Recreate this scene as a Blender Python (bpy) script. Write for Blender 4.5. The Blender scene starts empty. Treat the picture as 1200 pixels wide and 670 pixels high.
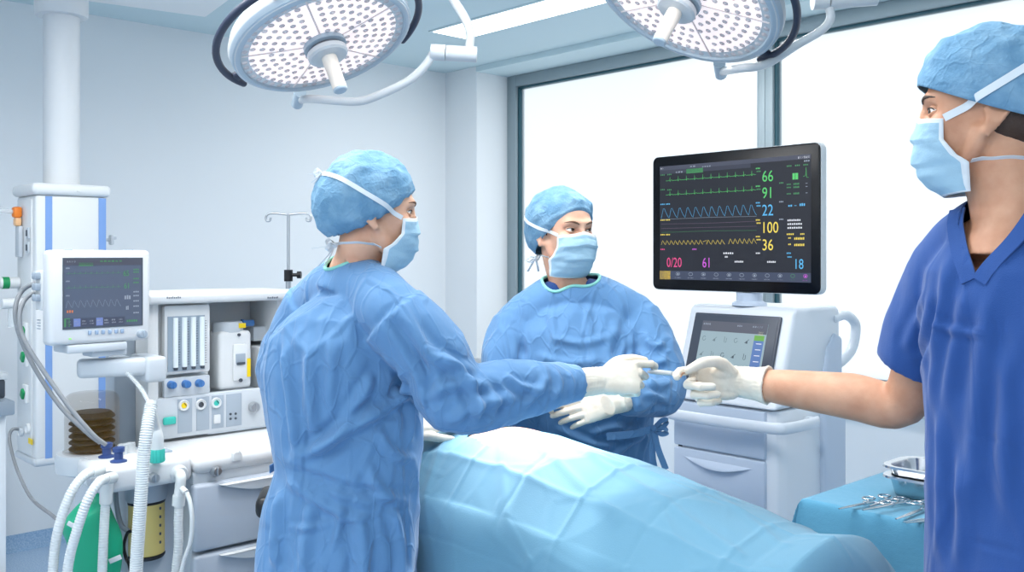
import bpy, bmesh, math, random
import numpy as np
from mathutils import Vector, Matrix, Quaternion, noise as mnoise
random.seed(7)
PI = math.pi
S = bpy.context.scene
COL = S.collection
F, HOR, CAMH = 1117.0, 298.0, 1.44      # focal length (px of a 1200 px frame), horizon row, eye height
def W(px, py, Y):
    return Vector(((px-600)*Y/F, Y, CAMH-(py-HOR)*Y/F))
D1 = Vector((1200, 1117, 0)).normalized()      # along the back wall, to the right
D2 = Vector((-1040, 1117, 0)).normalized()     # along the window wall, into the room
A1 = math.atan2(D1.y, D1.x)
V = Vector
def lin(c):
    c = c/255.0
    return c/12.92 if c <= .04045 else ((c+.055)/1.055)**2.4
def rgb(*c): return (lin(c[0]), lin(c[1]), lin(c[2]), 1)
# ---------------------------------------------------------------- materials
MATS = {}
def crumple(nt, coord, sc, stg, st, prev, warp=.22):
    """sharp creases between flat facets, as in creased paper cloth"""
    n = nt.nodes.new('ShaderNodeTexNoise'); n.inputs['Scale'].default_value = sc*.7; n.inputs['Detail'].default_value = 2
    v = coord(st); nt.links.new(v, n.inputs['Vector'])
    ad = nt.nodes.new('ShaderNodeVectorMath'); ad.operation = 'MULTIPLY_ADD'; ad.inputs[1].default_value = (warp, warp, warp)
    nt.links.new(n.outputs['Color'], ad.inputs[0]); nt.links.new(v, ad.inputs[2])
    w = nt.nodes.new('ShaderNodeTexVoronoi'); w.feature = 'DISTANCE_TO_EDGE'; w.inputs['Scale'].default_value = sc; w.inputs['Randomness'].default_value = 1
    nt.links.new(ad.outputs[0], w.inputs['Vector'])
    r = nt.nodes.new('ShaderNodeMapRange'); r.interpolation_type = 'SMOOTHSTEP'; r.inputs[1].default_value = 0; r.inputs[2].default_value = .07
    nt.links.new(w.outputs['Distance'], r.inputs[0])
    n2 = nt.nodes.new('ShaderNodeTexNoise'); n2.inputs['Scale'].default_value = sc*.5; nt.links.new(v, n2.inputs['Vector'])
    mu = nt.nodes.new('ShaderNodeMath'); mu.operation = 'MULTIPLY_ADD'; nt.links.new(r.outputs[0], mu.inputs[0]); mu.inputs[1].default_value = -.6; nt.links.new(n2.outputs['Fac'], mu.inputs[2])
    bp = nt.nodes.new('ShaderNodeBump'); bp.inputs['Strength'].default_value = stg; bp.inputs['Distance'].default_value = .012
    nt.links.new(mu.outputs[0], bp.inputs['Height'])
    if prev: nt.links.new(prev, bp.inputs['Normal'])
    return bp.outputs['Normal']
def mat(name, col, rough=.5, metal=0, spec=.5, emit=None, es=1, trans=0, alpha=1, sss=0, bump=None, mottle=None, ior=1.45, sheen=0, coat=0):
    """bump=(scale, strength, stretch xyz)  mottle=(scale, colour2, detail)"""
    if name in MATS: return MATS[name]
    m = bpy.data.materials.new(name); m.use_nodes = True
    nt = m.node_tree; b = nt.nodes['Principled BSDF']
    b.inputs['Base Color'].default_value = rgb(*col)
    b.inputs['Roughness'].default_value = rough
    b.inputs['Metallic'].default_value = metal
    b.inputs['Specular IOR Level'].default_value = spec
    b.inputs['IOR'].default_value = ior
    b.inputs['Transmission Weight'].default_value = trans
    b.inputs['Alpha'].default_value = alpha
    if coat: b.inputs['Coat Weight'].default_value = coat
    if sheen:
        b.inputs['Sheen Weight'].default_value = sheen
    if sss:
        b.inputs['Subsurface Weight'].default_value = sss
        b.inputs['Subsurface Radius'].default_value = (.012, .005, .003)
        b.inputs['Subsurface Scale'].default_value = 1
    if emit:
        b.inputs['Emission Color'].default_value = rgb(*emit)
        b.inputs['Emission Strength'].default_value = es
    tc = None
    def coord(st=(1,1,1)):
        nonlocal tc
        if tc is None: tc = nt.nodes.new('ShaderNodeTexCoord')
        mp = nt.nodes.new('ShaderNodeMapping'); mp.inputs['Scale'].default_value = st
        nt.links.new(tc.outputs['Object'], mp.inputs['Vector'])
        return mp.outputs['Vector']
    if mottle:
        sc, c2, det = mottle[:3]
        n = nt.nodes.new('ShaderNodeTexNoise'); n.inputs['Scale'].default_value = sc; n.inputs['Detail'].default_value = det
        nt.links.new(coord(), n.inputs['Vector'])
        r = nt.nodes.new('ShaderNodeValToRGB')
        lo, hi = (mottle[3], mottle[4]) if len(mottle) > 4 else (.35, .65)
        r.color_ramp.elements[0].position = lo; r.color_ramp.elements[1].position = hi
        r.color_ramp.elements[0].color = rgb(*col); r.color_ramp.elements[1].color = rgb(*c2)
        nt.links.new(n.outputs['Fac'], r.inputs['Fac']); nt.links.new(r.outputs['Color'], b.inputs['Base Color'])
    if bump:
        bs = bump if isinstance(bump, list) else [bump]
        prev = None
        for bb_ in bs:
            rid = bb_[0] == 'r'; sc, stg, st = bb_[-3:]
            if bb_[0] in ('v', 's'):
                prev = crumple(nt, coord, sc, stg, st, prev, .22 if bb_[0] == 'v' else .05); continue
            n = nt.nodes.new('ShaderNodeTexNoise'); n.inputs['Scale'].default_value = sc; n.inputs['Detail'].default_value = 5
            if rid: n.noise_type = 'RIDGED_MULTIFRACTAL'; n.inputs['Detail'].default_value = 2; n.inputs['Distortion'].default_value = .6
            nt.links.new(coord(st), n.inputs['Vector'])
            bp = nt.nodes.new('ShaderNodeBump'); bp.inputs['Strength'].default_value = stg; bp.inputs['Distance'].default_value = .01 if not rid else .006
            nt.links.new(n.outputs['Fac'], bp.inputs['Height'])
            if prev: nt.links.new(prev, bp.inputs['Normal'])
            prev = bp.outputs['Normal']
        nt.links.new(prev, b.inputs['Normal'])
    MATS[name] = m
    return m
# ---------------------------------------------------------------- mesh builder
def rotm(axis, deg): return Matrix.Rotation(math.radians(deg), 4, axis)
def frame(origin, x, y=None, z=None):
    """matrix whose columns are the given axes (two of three)"""
    x = V(x).normalized() if x is not None else None
    if z is not None:
        z = V(z).normalized()
        if x is None:
            y = V(y).normalized(); x = y.cross(z).normalized(); y = z.cross(x)
        else:
            x = (x - z*x.dot(z)).normalized(); y = z.cross(x)
    else:
        y = V(y); y = (y - x*y.dot(x)).normalized(); z = x.cross(y)
    m = Matrix.Identity(4)
    for i in range(3):
        m[i][0] = x[i]; m[i][1] = y[i]; m[i][2] = z[i]; m[i][3] = origin[i]
    return m
def catmull(pts, n=8):
    pts = [V(p) for p in pts]
    if len(pts) < 3: 
        return [pts[0].lerp(pts[-1], i/n) for i in range(n+1)]
    P = [2*pts[0]-pts[1]] + pts + [2*pts[-1]-pts[-2]]
    out = []
    for i in range(1, len(P)-2):
        p0, p1, p2, p3 = P[i-1], P[i], P[i+1], P[i+2]
        for k in range(n):
            t = k/n
            out.append(.5*((2*p1)+(-p0+p2)*t+(2*p0-5*p1+4*p2-p3)*t*t+(-p0+3*p1-3*p2+p3)*t**3))
    out.append(pts[-1].copy())
    return out
def lerp_list(vals, n):
    """resample list of floats to n values"""
    xs = np.linspace(0, len(vals)-1, n)
    return list(np.interp(xs, range(len(vals)), vals))
class MB:
    def __init__(s):
        s.bm = bmesh.new(); s.mi = 0; s.m = Matrix.Identity(4)
    def _add(s, co, faces, mi=None, mx=None):
        M_ = s.m if mx is None else s.m @ mx
        vs = [s.bm.verts.new(M_ @ V(c)) for c in co]
        fs = []
        for f in faces:
            try:
                fc = s.bm.faces.new([vs[i] for i in f]); fc.material_index = s.mi if mi is None else mi; fs.append(fc)
            except ValueError: pass
        return vs, fs
    def box(s, c, sz, bev=0, seg=2, mi=None, mx=None, taper=None):
        b = bmesh.new()
        bmesh.ops.create_cube(b, size=1)
        for v in b.verts:
            k = (1, 1)
            if taper and v.co.z > 0: k = taper
            v.co = V((v.co.x*sz[0]*k[0], v.co.y*sz[1]*k[1], v.co.z*sz[2]))
        if bev: bmesh.ops.bevel(b, geom=b.edges[:], offset=min(bev, min(sz)*.49), segments=seg, profile=.5, affect='EDGES')
        T = Matrix.Translation(V(c)) @ (mx if mx else Matrix.Identity(4))
        s._merge(b, T, mi)
    def _merge(s, b, T, mi):
        b.verts.index_update()
        co = [T @ v.co for v in b.verts]; fs = [[v.index for v in f.verts] for f in b.faces]
        b.free(); s._add(co, fs, mi)
    def prism(s, pts, d, bev=0, seg=2, mi=None, mx=None):
        """2D outline (x,y) extruded along z from 0 to d"""
        b = bmesh.new()
        n = len(pts)
        v0 = [b.verts.new((p[0], p[1], 0)) for p in pts]; v1 = [b.verts.new((p[0], p[1], d)) for p in pts]
        b.faces.new(v0[::-1]); b.faces.new(v1)
        for i in range(n): b.faces.new((v0[i], v0[(i+1) % n], v1[(i+1) % n], v1[i]))
        bmesh.ops.recalc_face_normals(b, faces=b.faces[:])
        if bev: bmesh.ops.bevel(b, geom=b.edges[:], offset=bev, segments=seg, profile=.5, affect='EDGES')
        s._merge(b, mx if mx else Matrix.Identity(4), mi)
    def loft(s, rings, cap=True, closed=True, mi=None, mx=None):
        n = len(rings[0]); co = [p for r in rings for p in r]; fs = []
        for i in range(len(rings)-1):
            for k in range(n if closed else n-1):
                a = i*n+k; b = i*n+(k+1) % n
                fs.append((a, b, b+n, a+n))
        if cap:
            fs.append(tuple(range(n))[::-1]); fs.append(tuple(range((len(rings)-1)*n, len(rings)*n)))
        return s._add(co, fs, mi, mx)
    def tube(s, pts, r, n=12, mi=None, mx=None, spline=0, cap=True, flat=None, up=None, round_ends=False):
        """flat=(a,b): elliptic section scale, up = reference for the b axis"""
        if spline: pts = catmull(pts, spline)
        pts = [V(p) for p in pts]; N = len(pts)
        rs = [r]*N if not isinstance(r, (list, tuple)) else (list(r) if len(r) == N else lerp_list(r, N))
        T = []
        for i in range(N):
            t = pts[min(i+1, N-1)]-pts[max(i-1, 0)]
            T.append(t.normalized() if t.length > 1e-9 else V((0, 0, 1)))
        ref = V(up) if up is not None else (V((0, 0, 1)) if abs(T[0].z) < .9 else V((1, 0, 0)))
        rings = []; nrm = (ref-T[0]*ref.dot(T[0])).normalized()
        def ring(c, t, nr, rr):
            bn = t.cross(nr); fa, fb = flat if flat else (1, 1)
            return [c+(nr*math.cos(2*PI*k/n)*fb+bn*math.sin(2*PI*k/n)*fa)*rr for k in range(n)]
        nr_ = []
        for i in range(N):
            if up is not None: 
                q = V(up)-T[i]*V(up).dot(T[i])
                if q.length > 1e-4: nrm = q.normalized()
            else:
                nrm = (nrm-T[i]*nrm.dot(T[i])).normalized()
            nr_.append(nrm.copy())
        if round_ends:
            for a in (85, 60, 30):
                rings.append(ring(pts[0]-T[0]*rs[0]*math.sin(math.radians(a)), T[0], nr_[0], rs[0]*math.cos(math.radians(a))))
        for i in range(N): rings.append(ring(pts[i], T[i], nr_[i], rs[i]))
        if round_ends:
            for a in (30, 60, 85):
                rings.append(ring(pts[-1]+T[-1]*rs[-1]*math.sin(math.radians(a)), T[-1], nr_[-1], rs[-1]*math.cos(math.radians(a))))
        s.loft(rings, cap=cap, mi=mi, mx=mx)
    def cyl(s, p0, p1, r, r1=None, n=24, mi=None, mx=None):
        s.tube([p0, p1], [r, r if r1 is None else r1], n=n, mi=mi, mx=mx)
    def lathe(s, prof, n=32, mi=None, mx=None, cap=True):
        rings = [[V((r*math.cos(2*PI*k/n), r*math.sin(2*PI*k/n), z)) for k in range(n)] for r, z in prof]
        s.loft(rings, cap=cap, mi=mi, mx=mx)
    def ell(s, c, r, n=24, m=14, mi=None, mx=None):
        rings = []
        for i in range(m+1):
            a = -PI/2+PI*i/m; a = max(min(a, PI/2-.02), -PI/2+.02)
            rings.append([V((c[0]+r[0]*math.cos(a)*math.cos(2*PI*k/n), c[1]+r[1]*math.cos(a)*math.sin(2*PI*k/n), c[2]+r[2]*math.sin(a))) for k in range(n)])
        s.loft(rings, mi=mi, mx=mx)
    def grid(s, fn, nu, nv, mi=None, mx=None):
        co = [fn(i/nu, j/nv) for j in range(nv+1) for i in range(nu+1)]
        fs = [(j*(nu+1)+i, j*(nu+1)+i+1, (j+1)*(nu+1)+i+1, (j+1)*(nu+1)+i) for j in range(nv) for i in range(nu)]
        return s._add(co, fs, mi, mx)
    def quad(s, pts, mi=None, mx=None): return s._add(pts, [tuple(range(len(pts)))], mi, mx)
    def text(s, txt, size, mx, mi=None, align='CENTER', depth=.0003):
        key = (txt, align)
        if key not in TEXTC:
            cu = bpy.data.curves.new('t', 'FONT'); cu.body = txt; cu.align_x = align; cu.align_y = 'CENTER'; cu.size = 1; cu.resolution_u = 3
            o = bpy.data.objects.new('t', cu); me = bpy.data.meshes.new_from_object(o)
            TEXTC[key] = ([v.co.copy() for v in me.vertices], [tuple(p.vertices) for p in me.polygons])
            bpy.data.objects.remove(o); bpy.data.meshes.remove(me); bpy.data.curves.remove(cu)
        co, fs = TEXTC[key]
        s._add([V((c.x*size, c.y*size, depth)) for c in co], fs, mi, mx)
    def build(s, name, mats, parent=None, smooth=True, ang=40, recalc=True, mods=None):
        me = bpy.data.meshes.new(name)
        if recalc: bmesh.ops.recalc_face_normals(s.bm, faces=s.bm.faces[:])
        s.bm.to_mesh(me); s.bm.free()
        for m in (mats if isinstance(mats, (list, tuple)) else [mats]): me.materials.append(m)
        if smooth:
            me.shade_smooth()
            if ang < 180: me.set_sharp_from_angle(angle=math.radians(ang))
        o = bpy.data.objects.new(name, me); COL.objects.link(o)
        if parent: o.parent = parent
        return o
TEXTC = {}
def thing(name, label, cat, loc=(0, 0, 0), rz=0, group=None):
    o = bpy.data.objects.new(name, None); COL.objects.link(o); o.empty_display_size = .05
    o.location = loc; o.rotation_euler = (0, 0, rz)
    return tag(o, label, cat, group)
def tag(o, label, cat, group=None):
    o['label'] = label; o['category'] = cat
    if group: o['group'] = group
    return o
def struct(o): o['kind'] = 'structure'; return o
def stripmesh(mb, pts, w, up, th=.0008, mi=None, spline=0):
    """flat ribbon along pts, width axis given by up (vector or list)"""
    if spline: pts = catmull(pts, spline)
    pts = [V(p) for p in pts]; n = len(pts); rings = []
    for i in range(n):
        t = (pts[min(i+1, n-1)]-pts[max(i-1, 0)]).normalized()
        u = V(up[i] if isinstance(up, list) else up); u = (u-t*u.dot(t)).normalized(); q = t.cross(u)
        ww = w[i] if isinstance(w, list) else w
        rings.append([pts[i]+u*ww/2+q*th, pts[i]-u*ww/2+q*th, pts[i]-u*ww/2-q*th, pts[i]+u*ww/2-q*th])
    mb.loft(rings, mi=mi)
def light(name, kind, loc, energy, target=None, size=.5, col=(1, 1, 1), spot=None, sy=None):
    l = bpy.data.lights.new(name, kind); l.energy = energy; l.color = col
    if kind == 'AREA':
        l.size = size
        if sy: l.shape = 'RECTANGLE'; l.size_y = sy
    else: l.shadow_soft_size = size
    if spot: l.spot_size = math.radians(spot[0]); l.spot_blend = spot[1]
    o = bpy.data.objects.new(name, l); COL.objects.link(o); o.location = loc
    if target is not None: o.rotation_euler = (V(target)-V(loc)).to_track_quat('-Z', 'Y').to_euler()
    return o

# ================================================================ ROOM
CEIL = 2.67
m_wall = mat('wall_paint', (234, 237, 239), .55, spec=.3)
m_ceil = mat('ceiling_paint', (208, 226, 230), .7, spec=.2)
m_white = mat('white_trim', (214, 217, 219), .4)
m_floor = mat('speckled_vinyl', (150, 180, 212), .45, mottle=(160, (186, 206, 226), 2, .4, .6))
m_frame = mat('window_aluminium', (150, 164, 170), .45, metal=.3)
m_gasket = mat('window_gasket', (40, 84, 96), .5)
C = V((-.4525, 6.48, 0))                      # far corner of the room
def at_room(u, v, z=0):                        # u metres from the corner along back wall (negative = left), v along the window wall towards us
    return C + D1*u - D2*v + V((0, 0, z))
RM = frame(C, D1, y=D2)                        # room-aligned axes at the corner: x along back wall, y into back wall
def room_box(name, m, u0, u1, v0, v1, z0, z1, bev=0, parent=None):
    b = MB(); b.m = RM
    b.box(((u0+u1)/2, -(v0+v1)/2, (z0+z1)/2), (abs(u1-u0), abs(v1-v0), abs(z1-z0)), bev)
    o = b.build(name, m, parent)
    if parent is None: struct(o)
    return o
UL, VN = -6.2, 7.6
room_box('floor', m_floor, UL, .6, -.1, VN, -.1, 0)
room_box('ceiling', m_ceil, UL, .6, -.1, VN, CEIL, CEIL+.1)
room_box('wall_back', m_wall, UL, .6, -.12, 0, 0, CEIL)
# window wall: solid strip beside the recess, low wall below the sill
VJ = (V((-.202, 6.27, 0))-C).dot(-D2)          # where the recess starts
RD = .27                                       # recess depth
room_box('wall_left', m_wall, UL-.12, UL, -.1, VN, 0, CEIL)
room_box('wall_front', m_wall, UL-.12, .6, VN, VN+.12, 0, CEIL)
room_box('wall_right', m_wall, 0, RD+.12, 0, VJ, 0, CEIL)
room_box('wall_right_low', m_wall, 0, RD+.12, VJ, VN, 0, .735)
room_box('trim_1', m_white, -.025, RD, VJ-.005, VN, .735, .765, .006)      # window sill
room_box('trim_2', m_ceil, -.006, RD+.1, VJ, VN, CEIL-.035, CEIL+.01)       # recess head
b = MB(); b.m = RM                              # coved vinyl skirting on the back wall
b.prism([(0, 0), (-.05, 0), (-.02, .012), (-.008, .04), (-.006, .075), (0, .075)], -UL, mx=Matrix.Translation((UL, 0, 0)) @ Matrix(((0, 0, 1, 0), (1, 0, 0, 0), (0, 1, 0, 0), (0, 0, 0, 1))))
struct(b.build('baseboard_back', mat('skirting_vinyl', (140, 172, 205), .45, mottle=(160, (165, 192, 218), 2, .4, .6))))
b = MB(); b.m = RM
b.prism([(0, 0), (-.05, 0), (-.02, .012), (-.008, .04), (-.006, .075), (0, .075)], VN-.05, mx=Matrix(((1, 0, 0, 0), (0, 0, -1, -.05), (0, 1, 0, 0), (0, 0, 0, 1))))
struct(b.build('baseboard_right', MATS['skirting_vinyl']))
# lowered white ceiling canopy over the theatre area
Zs = 2.5
p0, p1 = W(100, 1.5, (Zs-CAMH)*F/(HOR-1.5)), W(270, 24.5, (Zs-CAMH)*F/(HOR-24.5))
dd = (p1-p0).normalized(); nn = V((dd.y, -dd.x, 0))
b = MB(); b.m = frame(p0, dd, y=V((-dd.y, dd.x, 0)))
b.box((-.65, -.6, (CEIL-Zs)/2), (2.3, 1.2, CEIL-Zs), .01)
struct(b.build('trim_3', mat('canopy_paint', (238, 240, 240), .5)))
# windows
V0, PW, MW = VJ+.0, 1.855, .09
u0 = RD; wz0, wz1 = .765, CEIL-.035
m_glass = bpy.data.materials.new('frosted_glass'); m_glass.use_nodes = True
nt = m_glass.node_tree; nt.nodes.clear()
out = nt.nodes.new('ShaderNodeOutputMaterial'); mx1 = nt.nodes.new('ShaderNodeMixShader'); mx2 = nt.nodes.new('ShaderNodeMixShader')
tr = nt.nodes.new('ShaderNodeBsdfTransparent'); tr.inputs['Color'].default_value = (.93, .97, 1, 1)
tl = nt.nodes.new('ShaderNodeBsdfTranslucent'); tl.inputs['Color'].default_value = (.9, .96, 1, 1)
gl = nt.nodes.new('ShaderNodeBsdfGlossy'); gl.inputs['Roughness'].default_value = .25
mx1.inputs[0].default_value = .3; mx2.inputs[0].default_value = .04
nt.links.new(tr.outputs[0], mx1.inputs[1]); nt.links.new(tl.outputs[0], mx1.inputs[2])
nt.links.new(mx1.outputs[0], mx2.inputs[1]); nt.links.new(gl.outputs[0], mx2.inputs[2]); nt.links.new(mx2.outputs[0], out.inputs[0])
FW = .085
for i in range(3):
    a0 = V0 + (FW if i == 0 else FW+i*(PW+MW)-0)
    a1 = a0 + PW
    b = MB(); b.m = RM
    l = FW if i == 0 else MW/2
    def fb(va, vb, za, zb, d0=0, d1=.08, mi=0): b.box((u0+(d0+d1)/2, -(va+vb)/2, (za+zb)/2), (d1-d0, vb-va, zb-za), .004, mi=mi)
    fb(a0-l, a0, wz0, wz1); fb(a1, a1+MW/2, wz0, wz1)
    fb(a0, a1, wz1-.075, wz1); fb(a0, a1, wz0, wz0+.06)
    g = .014
    for q in ((a0, a0+g, wz0+.06, wz1-.075), (a1-g, a1, wz0+.06, wz1-.075)): fb(*q, .02, .07, 1)
    fb(a0, a1, wz1-.075-g, wz1-.075, .02, .07, 1); fb(a0, a1, wz0+.06, wz0+.06+g, .02, .07, 1)
    w = b.build('window_%d' % (i+1), [m_frame, m_gasket]); struct(w)
    b = MB(); b.m = RM
    b.box((u0+.05, -(a0+a1)/2, (wz0+wz1)/2), (.008, PW, wz1-wz0-.1))
    b.build('glass_pane', m_glass, w)
# ceiling light panel
m_panel = mat('light_diffuser', (255, 255, 255), .5, emit=(255, 255, 255), es=4.0)
def panel(pa, pb, L, label):
    A = W(*pa, (CEIL-CAMH)*F/(HOR-pa[1])); B = W(*pb, (CEIL-CAMH)*F/(HOR-pb[1]))
    wd = (B-A).dot(D1)
    t = thing('ceiling_light', label, 'ceiling light', (A.x, A.y, CEIL), math.atan2(D1.y, D1.x))
    b = MB(); b.box((wd/2, -L/2, -.004), (wd, L, .008), .002); b.build('diffuser', m_panel, t)
    b = MB()
    for (c, s_) in (((-.008, -L/2), (.016, L+.03)), ((wd+.008, -L/2), (.016, L+.03)), ((wd/2, .008), (wd, .016)), ((wd/2, -L-.008), (wd, .016))):
        b.box((c[0], c[1], -.003), (s_[0], s_[1], .006))
    b.build('frame', m_ceil, t)
    c = A+D1*wd/2-D2*L/2
    l = light('panel_light', 'AREA', (c.x, c.y, CEIL-.02), 30, (c.x, c.y, 0), wd, (1, .99, .98), sy=L); l.rotation_euler = (0, 0, A1)
    return t
panel((507, 36), (545, 44), 2.6, 'long bright white light panel recessed in the ceiling above the window side')
# ---------------------------------------------------------------- camera, world, lights
cam = bpy.data.cameras.new('camera'); co = bpy.data.objects.new('camera', cam); COL.objects.link(co)
cam.sensor_width = 36; cam.lens = 36*F/1200
cam.shift_y = -(670/2-HOR)/1200.0
co.location = (0, 0, CAMH); co.rotation_euler = (PI/2, 0, 0); cam.clip_start = .02
S.camera = co
wd_ = bpy.data.worlds.new('world'); S.world = wd_; wd_.use_nodes = True
bg = wd_.node_tree.nodes['Background']; bg.inputs[0].default_value = (.99, .995, 1, 1); bg.inputs[1].default_value = 1.3
S.view_settings.view_transform = 'Standard'; S.view_settings.look = 'None'; S.view_settings.gamma = 1; S.view_settings.exposure = 0
S.view_settings.use_curve_mapping = False
S.cycles.use_denoising = True
S.cycles.max_bounces = 8; S.cycles.diffuse_bounces = 4; S.cycles.glossy_bounces = 3; S.cycles.transmission_bounces = 6; S.cycles.transparent_max_bounces = 12
S.cycles.sample_clamp_indirect = 6; S.cycles.caustics_reflective = False; S.cycles.caustics_refractive = False
def added_fill_panel(c, wx, wy, power, label):  # unseen ceiling panel with area light, added to brighten the room
    t = thing('ceiling_light', label, 'ceiling light', (c.x, c.y, CEIL), A1)
    b = MB(); b.box((0, 0, -.004), (wx, wy, .008), .002); b.build('diffuser', m_panel, t)
    b = MB()
    for (c_, s_) in (((-wx/2-.008, 0), (.016, wy+.03)), ((wx/2+.008, 0), (.016, wy+.03)), ((0, wy/2+.008), (wx, .016)), ((0, -wy/2-.008), (wx, .016))): b.box((c_[0], c_[1], -.003), (s_[0], s_[1], .006))
    b.build('frame', m_ceil, t)
    l = light('panel_light', 'AREA', (c.x, c.y, CEIL-.02), power, (c.x, c.y, 0), wx, (1, .99, .98), sy=wy); l.rotation_euler = (0, 0, A1)
added_fill_panel(V((-1.5, 2.6, 0)), .6, 1.8, 48, 'added fill light panel, out of view, above the anaesthesia machine side')
added_fill_panel(V((.1, 2.15, 0)), .6, 1.2, 21, 'added fill light panel, out of view, above the two passing hands')
added_fill_panel(V((.15, -.75, 0)), .6, 2.4, 21, 'added fill light panel, out of view, over the near end of the theatre')
added_fill_panel(V((-1.9, .1, 0)), .6, 2.4, 20, 'added fill light panel, out of view, over the near left of the theatre')
# ================================================================ LEFT SIDE: pendant, anaesthesia machine, monitor
class Fr:
    """a thing's own axes: origin on the floor, x to the right, y away from us, z up"""
    def __init__(s, loc, rz):
        s.M = Matrix.Translation(V(loc)) @ Matrix.Rotation(rz, 4, 'Z'); s.Mi = s.M.inverted(); s.loc = V(loc); s.rz = rz
    def p(s, px, py, c):
        """local point seen at (px,py) on the plane local y = c"""
        a = s.Mi @ V((0, 0, CAMH)); b = s.Mi @ W(px, py, 1.0); d = b-a
        return a + d*((c-a.y)/d.y)
    def q(s, px, py, c):
        """same on the plane local x = c"""
        a = s.Mi @ V((0, 0, CAMH)); b = s.Mi @ W(px, py, 1.0); d = b-a
        return a + d*((c-a.x)/d.x)
    def w(s, px, py, Y): return s.Mi @ W(px, py, Y)
m_plas = mat('white_plastic', (220, 223, 224), .38)
m_plas2 = mat('grey_plastic', (196, 203, 209), .42)
m_plas3 = mat('mid_grey_plastic', (160, 172, 184), .45)
m_dgrey = mat('dark_grey_plastic', (70, 78, 88), .45)
m_black = mat('black_plastic', (22, 24, 28), .4)
m_blue = mat('blue_stripe', (122, 158, 212), .45)
m_green = mat('green_plastic', (22, 140, 84), .45)
m_teal = mat('teal_plastic', (60, 190, 175), .45)
m_orange = mat('orange_plastic', (238, 130, 40), .45)
m_yellow = mat('yellow_label', (242, 210, 30), .5)
m_ink = mat('printed_ink', (90, 98, 110), .6)
m_steel = mat('polished_steel', (205, 208, 212), .22, metal=1)
m_chrome = mat('brushed_metal', (190, 194, 198), .35, metal=.9)
m_navy = mat('navy_plastic', (52, 74, 128), .4)
m_tube = mat('white_corrugated_plastic', (216, 221, 221), .45)
m_cable = mat('grey_cable', (138, 142, 146), .5)
m_amber = mat('amber_dome', (130, 98, 36), .06, trans=.0, alpha=.21, spec=.7)
m_amber2 = mat('amber_canister', (214, 194, 120), .25)
m_knobblue = mat('blue_knob', (70, 120, 180), .4)
m_clear = mat('clear_plastic', (225, 232, 235), .12, alpha=.35)
# ---- ceiling supply pendant
PF = Fr(((125-600)*3.75/F, 3.75, 0), A1)
pend = thing('ceiling_pendant', 'white ceiling supply pendant with two blue stripes and gas outlets on its side', 'ceiling pendant', PF.loc, PF.rz)
pw, pd, pz0, pz1 = .26, .24, .665, 1.665
b = MB(); b.box((-pw/2, pd/2, (pz0+pz1)/2), (pw, pd, pz1-pz0), .012, 3); b.build('housing', m_plas, pend)
b = MB(); b.box((-pw/2, pd/2, pz1+.022), (pw+.03, pd+.03, .045), .018, 4); b.box((-.11, -.0165, pz1+.018), (.012, .003, .006), .001); b.build('top_cap', m_plas, pend)
b = MB(); b.box((-pw/2+.0, pd/2, pz0-.008), (pw+.014, pd+.014, .03), .012, 3); b.build('bottom_cap', m_plas2, pend)
for xa, xb in ((53, 61), (115.5, 124)):
    b = MB(); x0, x1 = PF.p(xa, 300, 0).x, PF.p(xb, 300, 0).x
    b.box(((x0+x1)/2, -.001, (pz0+pz1)/2), (x1-x0, .004, pz1-pz0-.01)); b.build('blue_stripe', m_blue, pend)['label'] = 'blue vertical stripe'
b = MB(); b.box((-pw-.002, pd*.52, (pz0+pz1)/2), (.006, pd*.72, pz1-pz0-.03), .002); b.build('service_panel', m_plas, pend)
tc = PF.w(75, 298, PF.M.to_translation().y-.02)
tcx, tcy = -pw/2, pd/2
b = MB(); b.m = Matrix.Translation((tcx, tcy, 0))
b.lathe([(.066, pz1+.04), (.066, 2.498)], 40); b.build('column', m_white, pend)
b = MB(); b.m = Matrix.Translation((tcx, tcy, 0))
b.lathe([(.068, 2.372), (.094, 2.374), (.098, 2.382), (.098, 2.485), (.09, 2.498)], 48); b.build('ceiling_flange', m_white, pend)
xs = -pw-.006
def outlet(py, kind):
    c = PF.q(31, py, xs)
    b = MB(); b.box((xs-.004, c.y, c.z), (.012, .05, .07), .004); o = b.build('gas_outlet', m_plas, pend)
    b = MB(); b.box((xs-.013, c.y, c.z), (.014, .03, .034), .005, mx=rotm('X', 30)); b.build('outlet_collar', m_green, o)['label'] = 'green gas outlet collar'
for py in (388, 418, 461): outlet(py, 0)
def sock(px, py, rr=.02):
    c = PF.q(px, py, xs); b = MB(); b.m = Matrix.Translation((xs, c.y, c.z)) @ rotm('Y', -90)
    b.lathe([(rr, 0), (rr, .008), (rr*.85, .011), (rr*.7, .004), (.001, .004)], 24); return b
sock(34, 502).build('power_socket', m_plas, pend); 
b = sock(26, 506, .017); b.build('power_socket', m_plas2, pend)
for py in (273, 290):
    c = PF.q(34, py, xs); b = MB(); b.box((xs-.004, c.y, c.z), (.008, .026, .042), .003); b.box((xs-.009, c.y, c.z), (.004, .014, .024), .002, mi=1)
    b.build('gas_port', [m_plas2, m_dgrey], pend)
c = PF.q(25, 283, xs); b = MB(); b.box((xs-.008, c.y, c.z), (.016, .05, .12), .005); b.build('switch_block', m_plas2, pend)
c = PF.q(36, 517, xs); b = MB(); b.box((xs-.001, c.y, c.z), (.003, .045, .02)); b.build('yellow_label', m_yellow, pend)
# horizontal accessory rail and clamp on the right
z = PF.p(130, 281, .12).z
b = MB(); b.cyl((0, .12, z), (.055, .12, z), .006, n=12); b.box((.062, .12, z), (.014, .03, .04), .005); b.box((.075, .12, z+.008), (.012, .02, .012), .003)
b.build('rail_clamp', m_plas2, pend)
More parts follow.
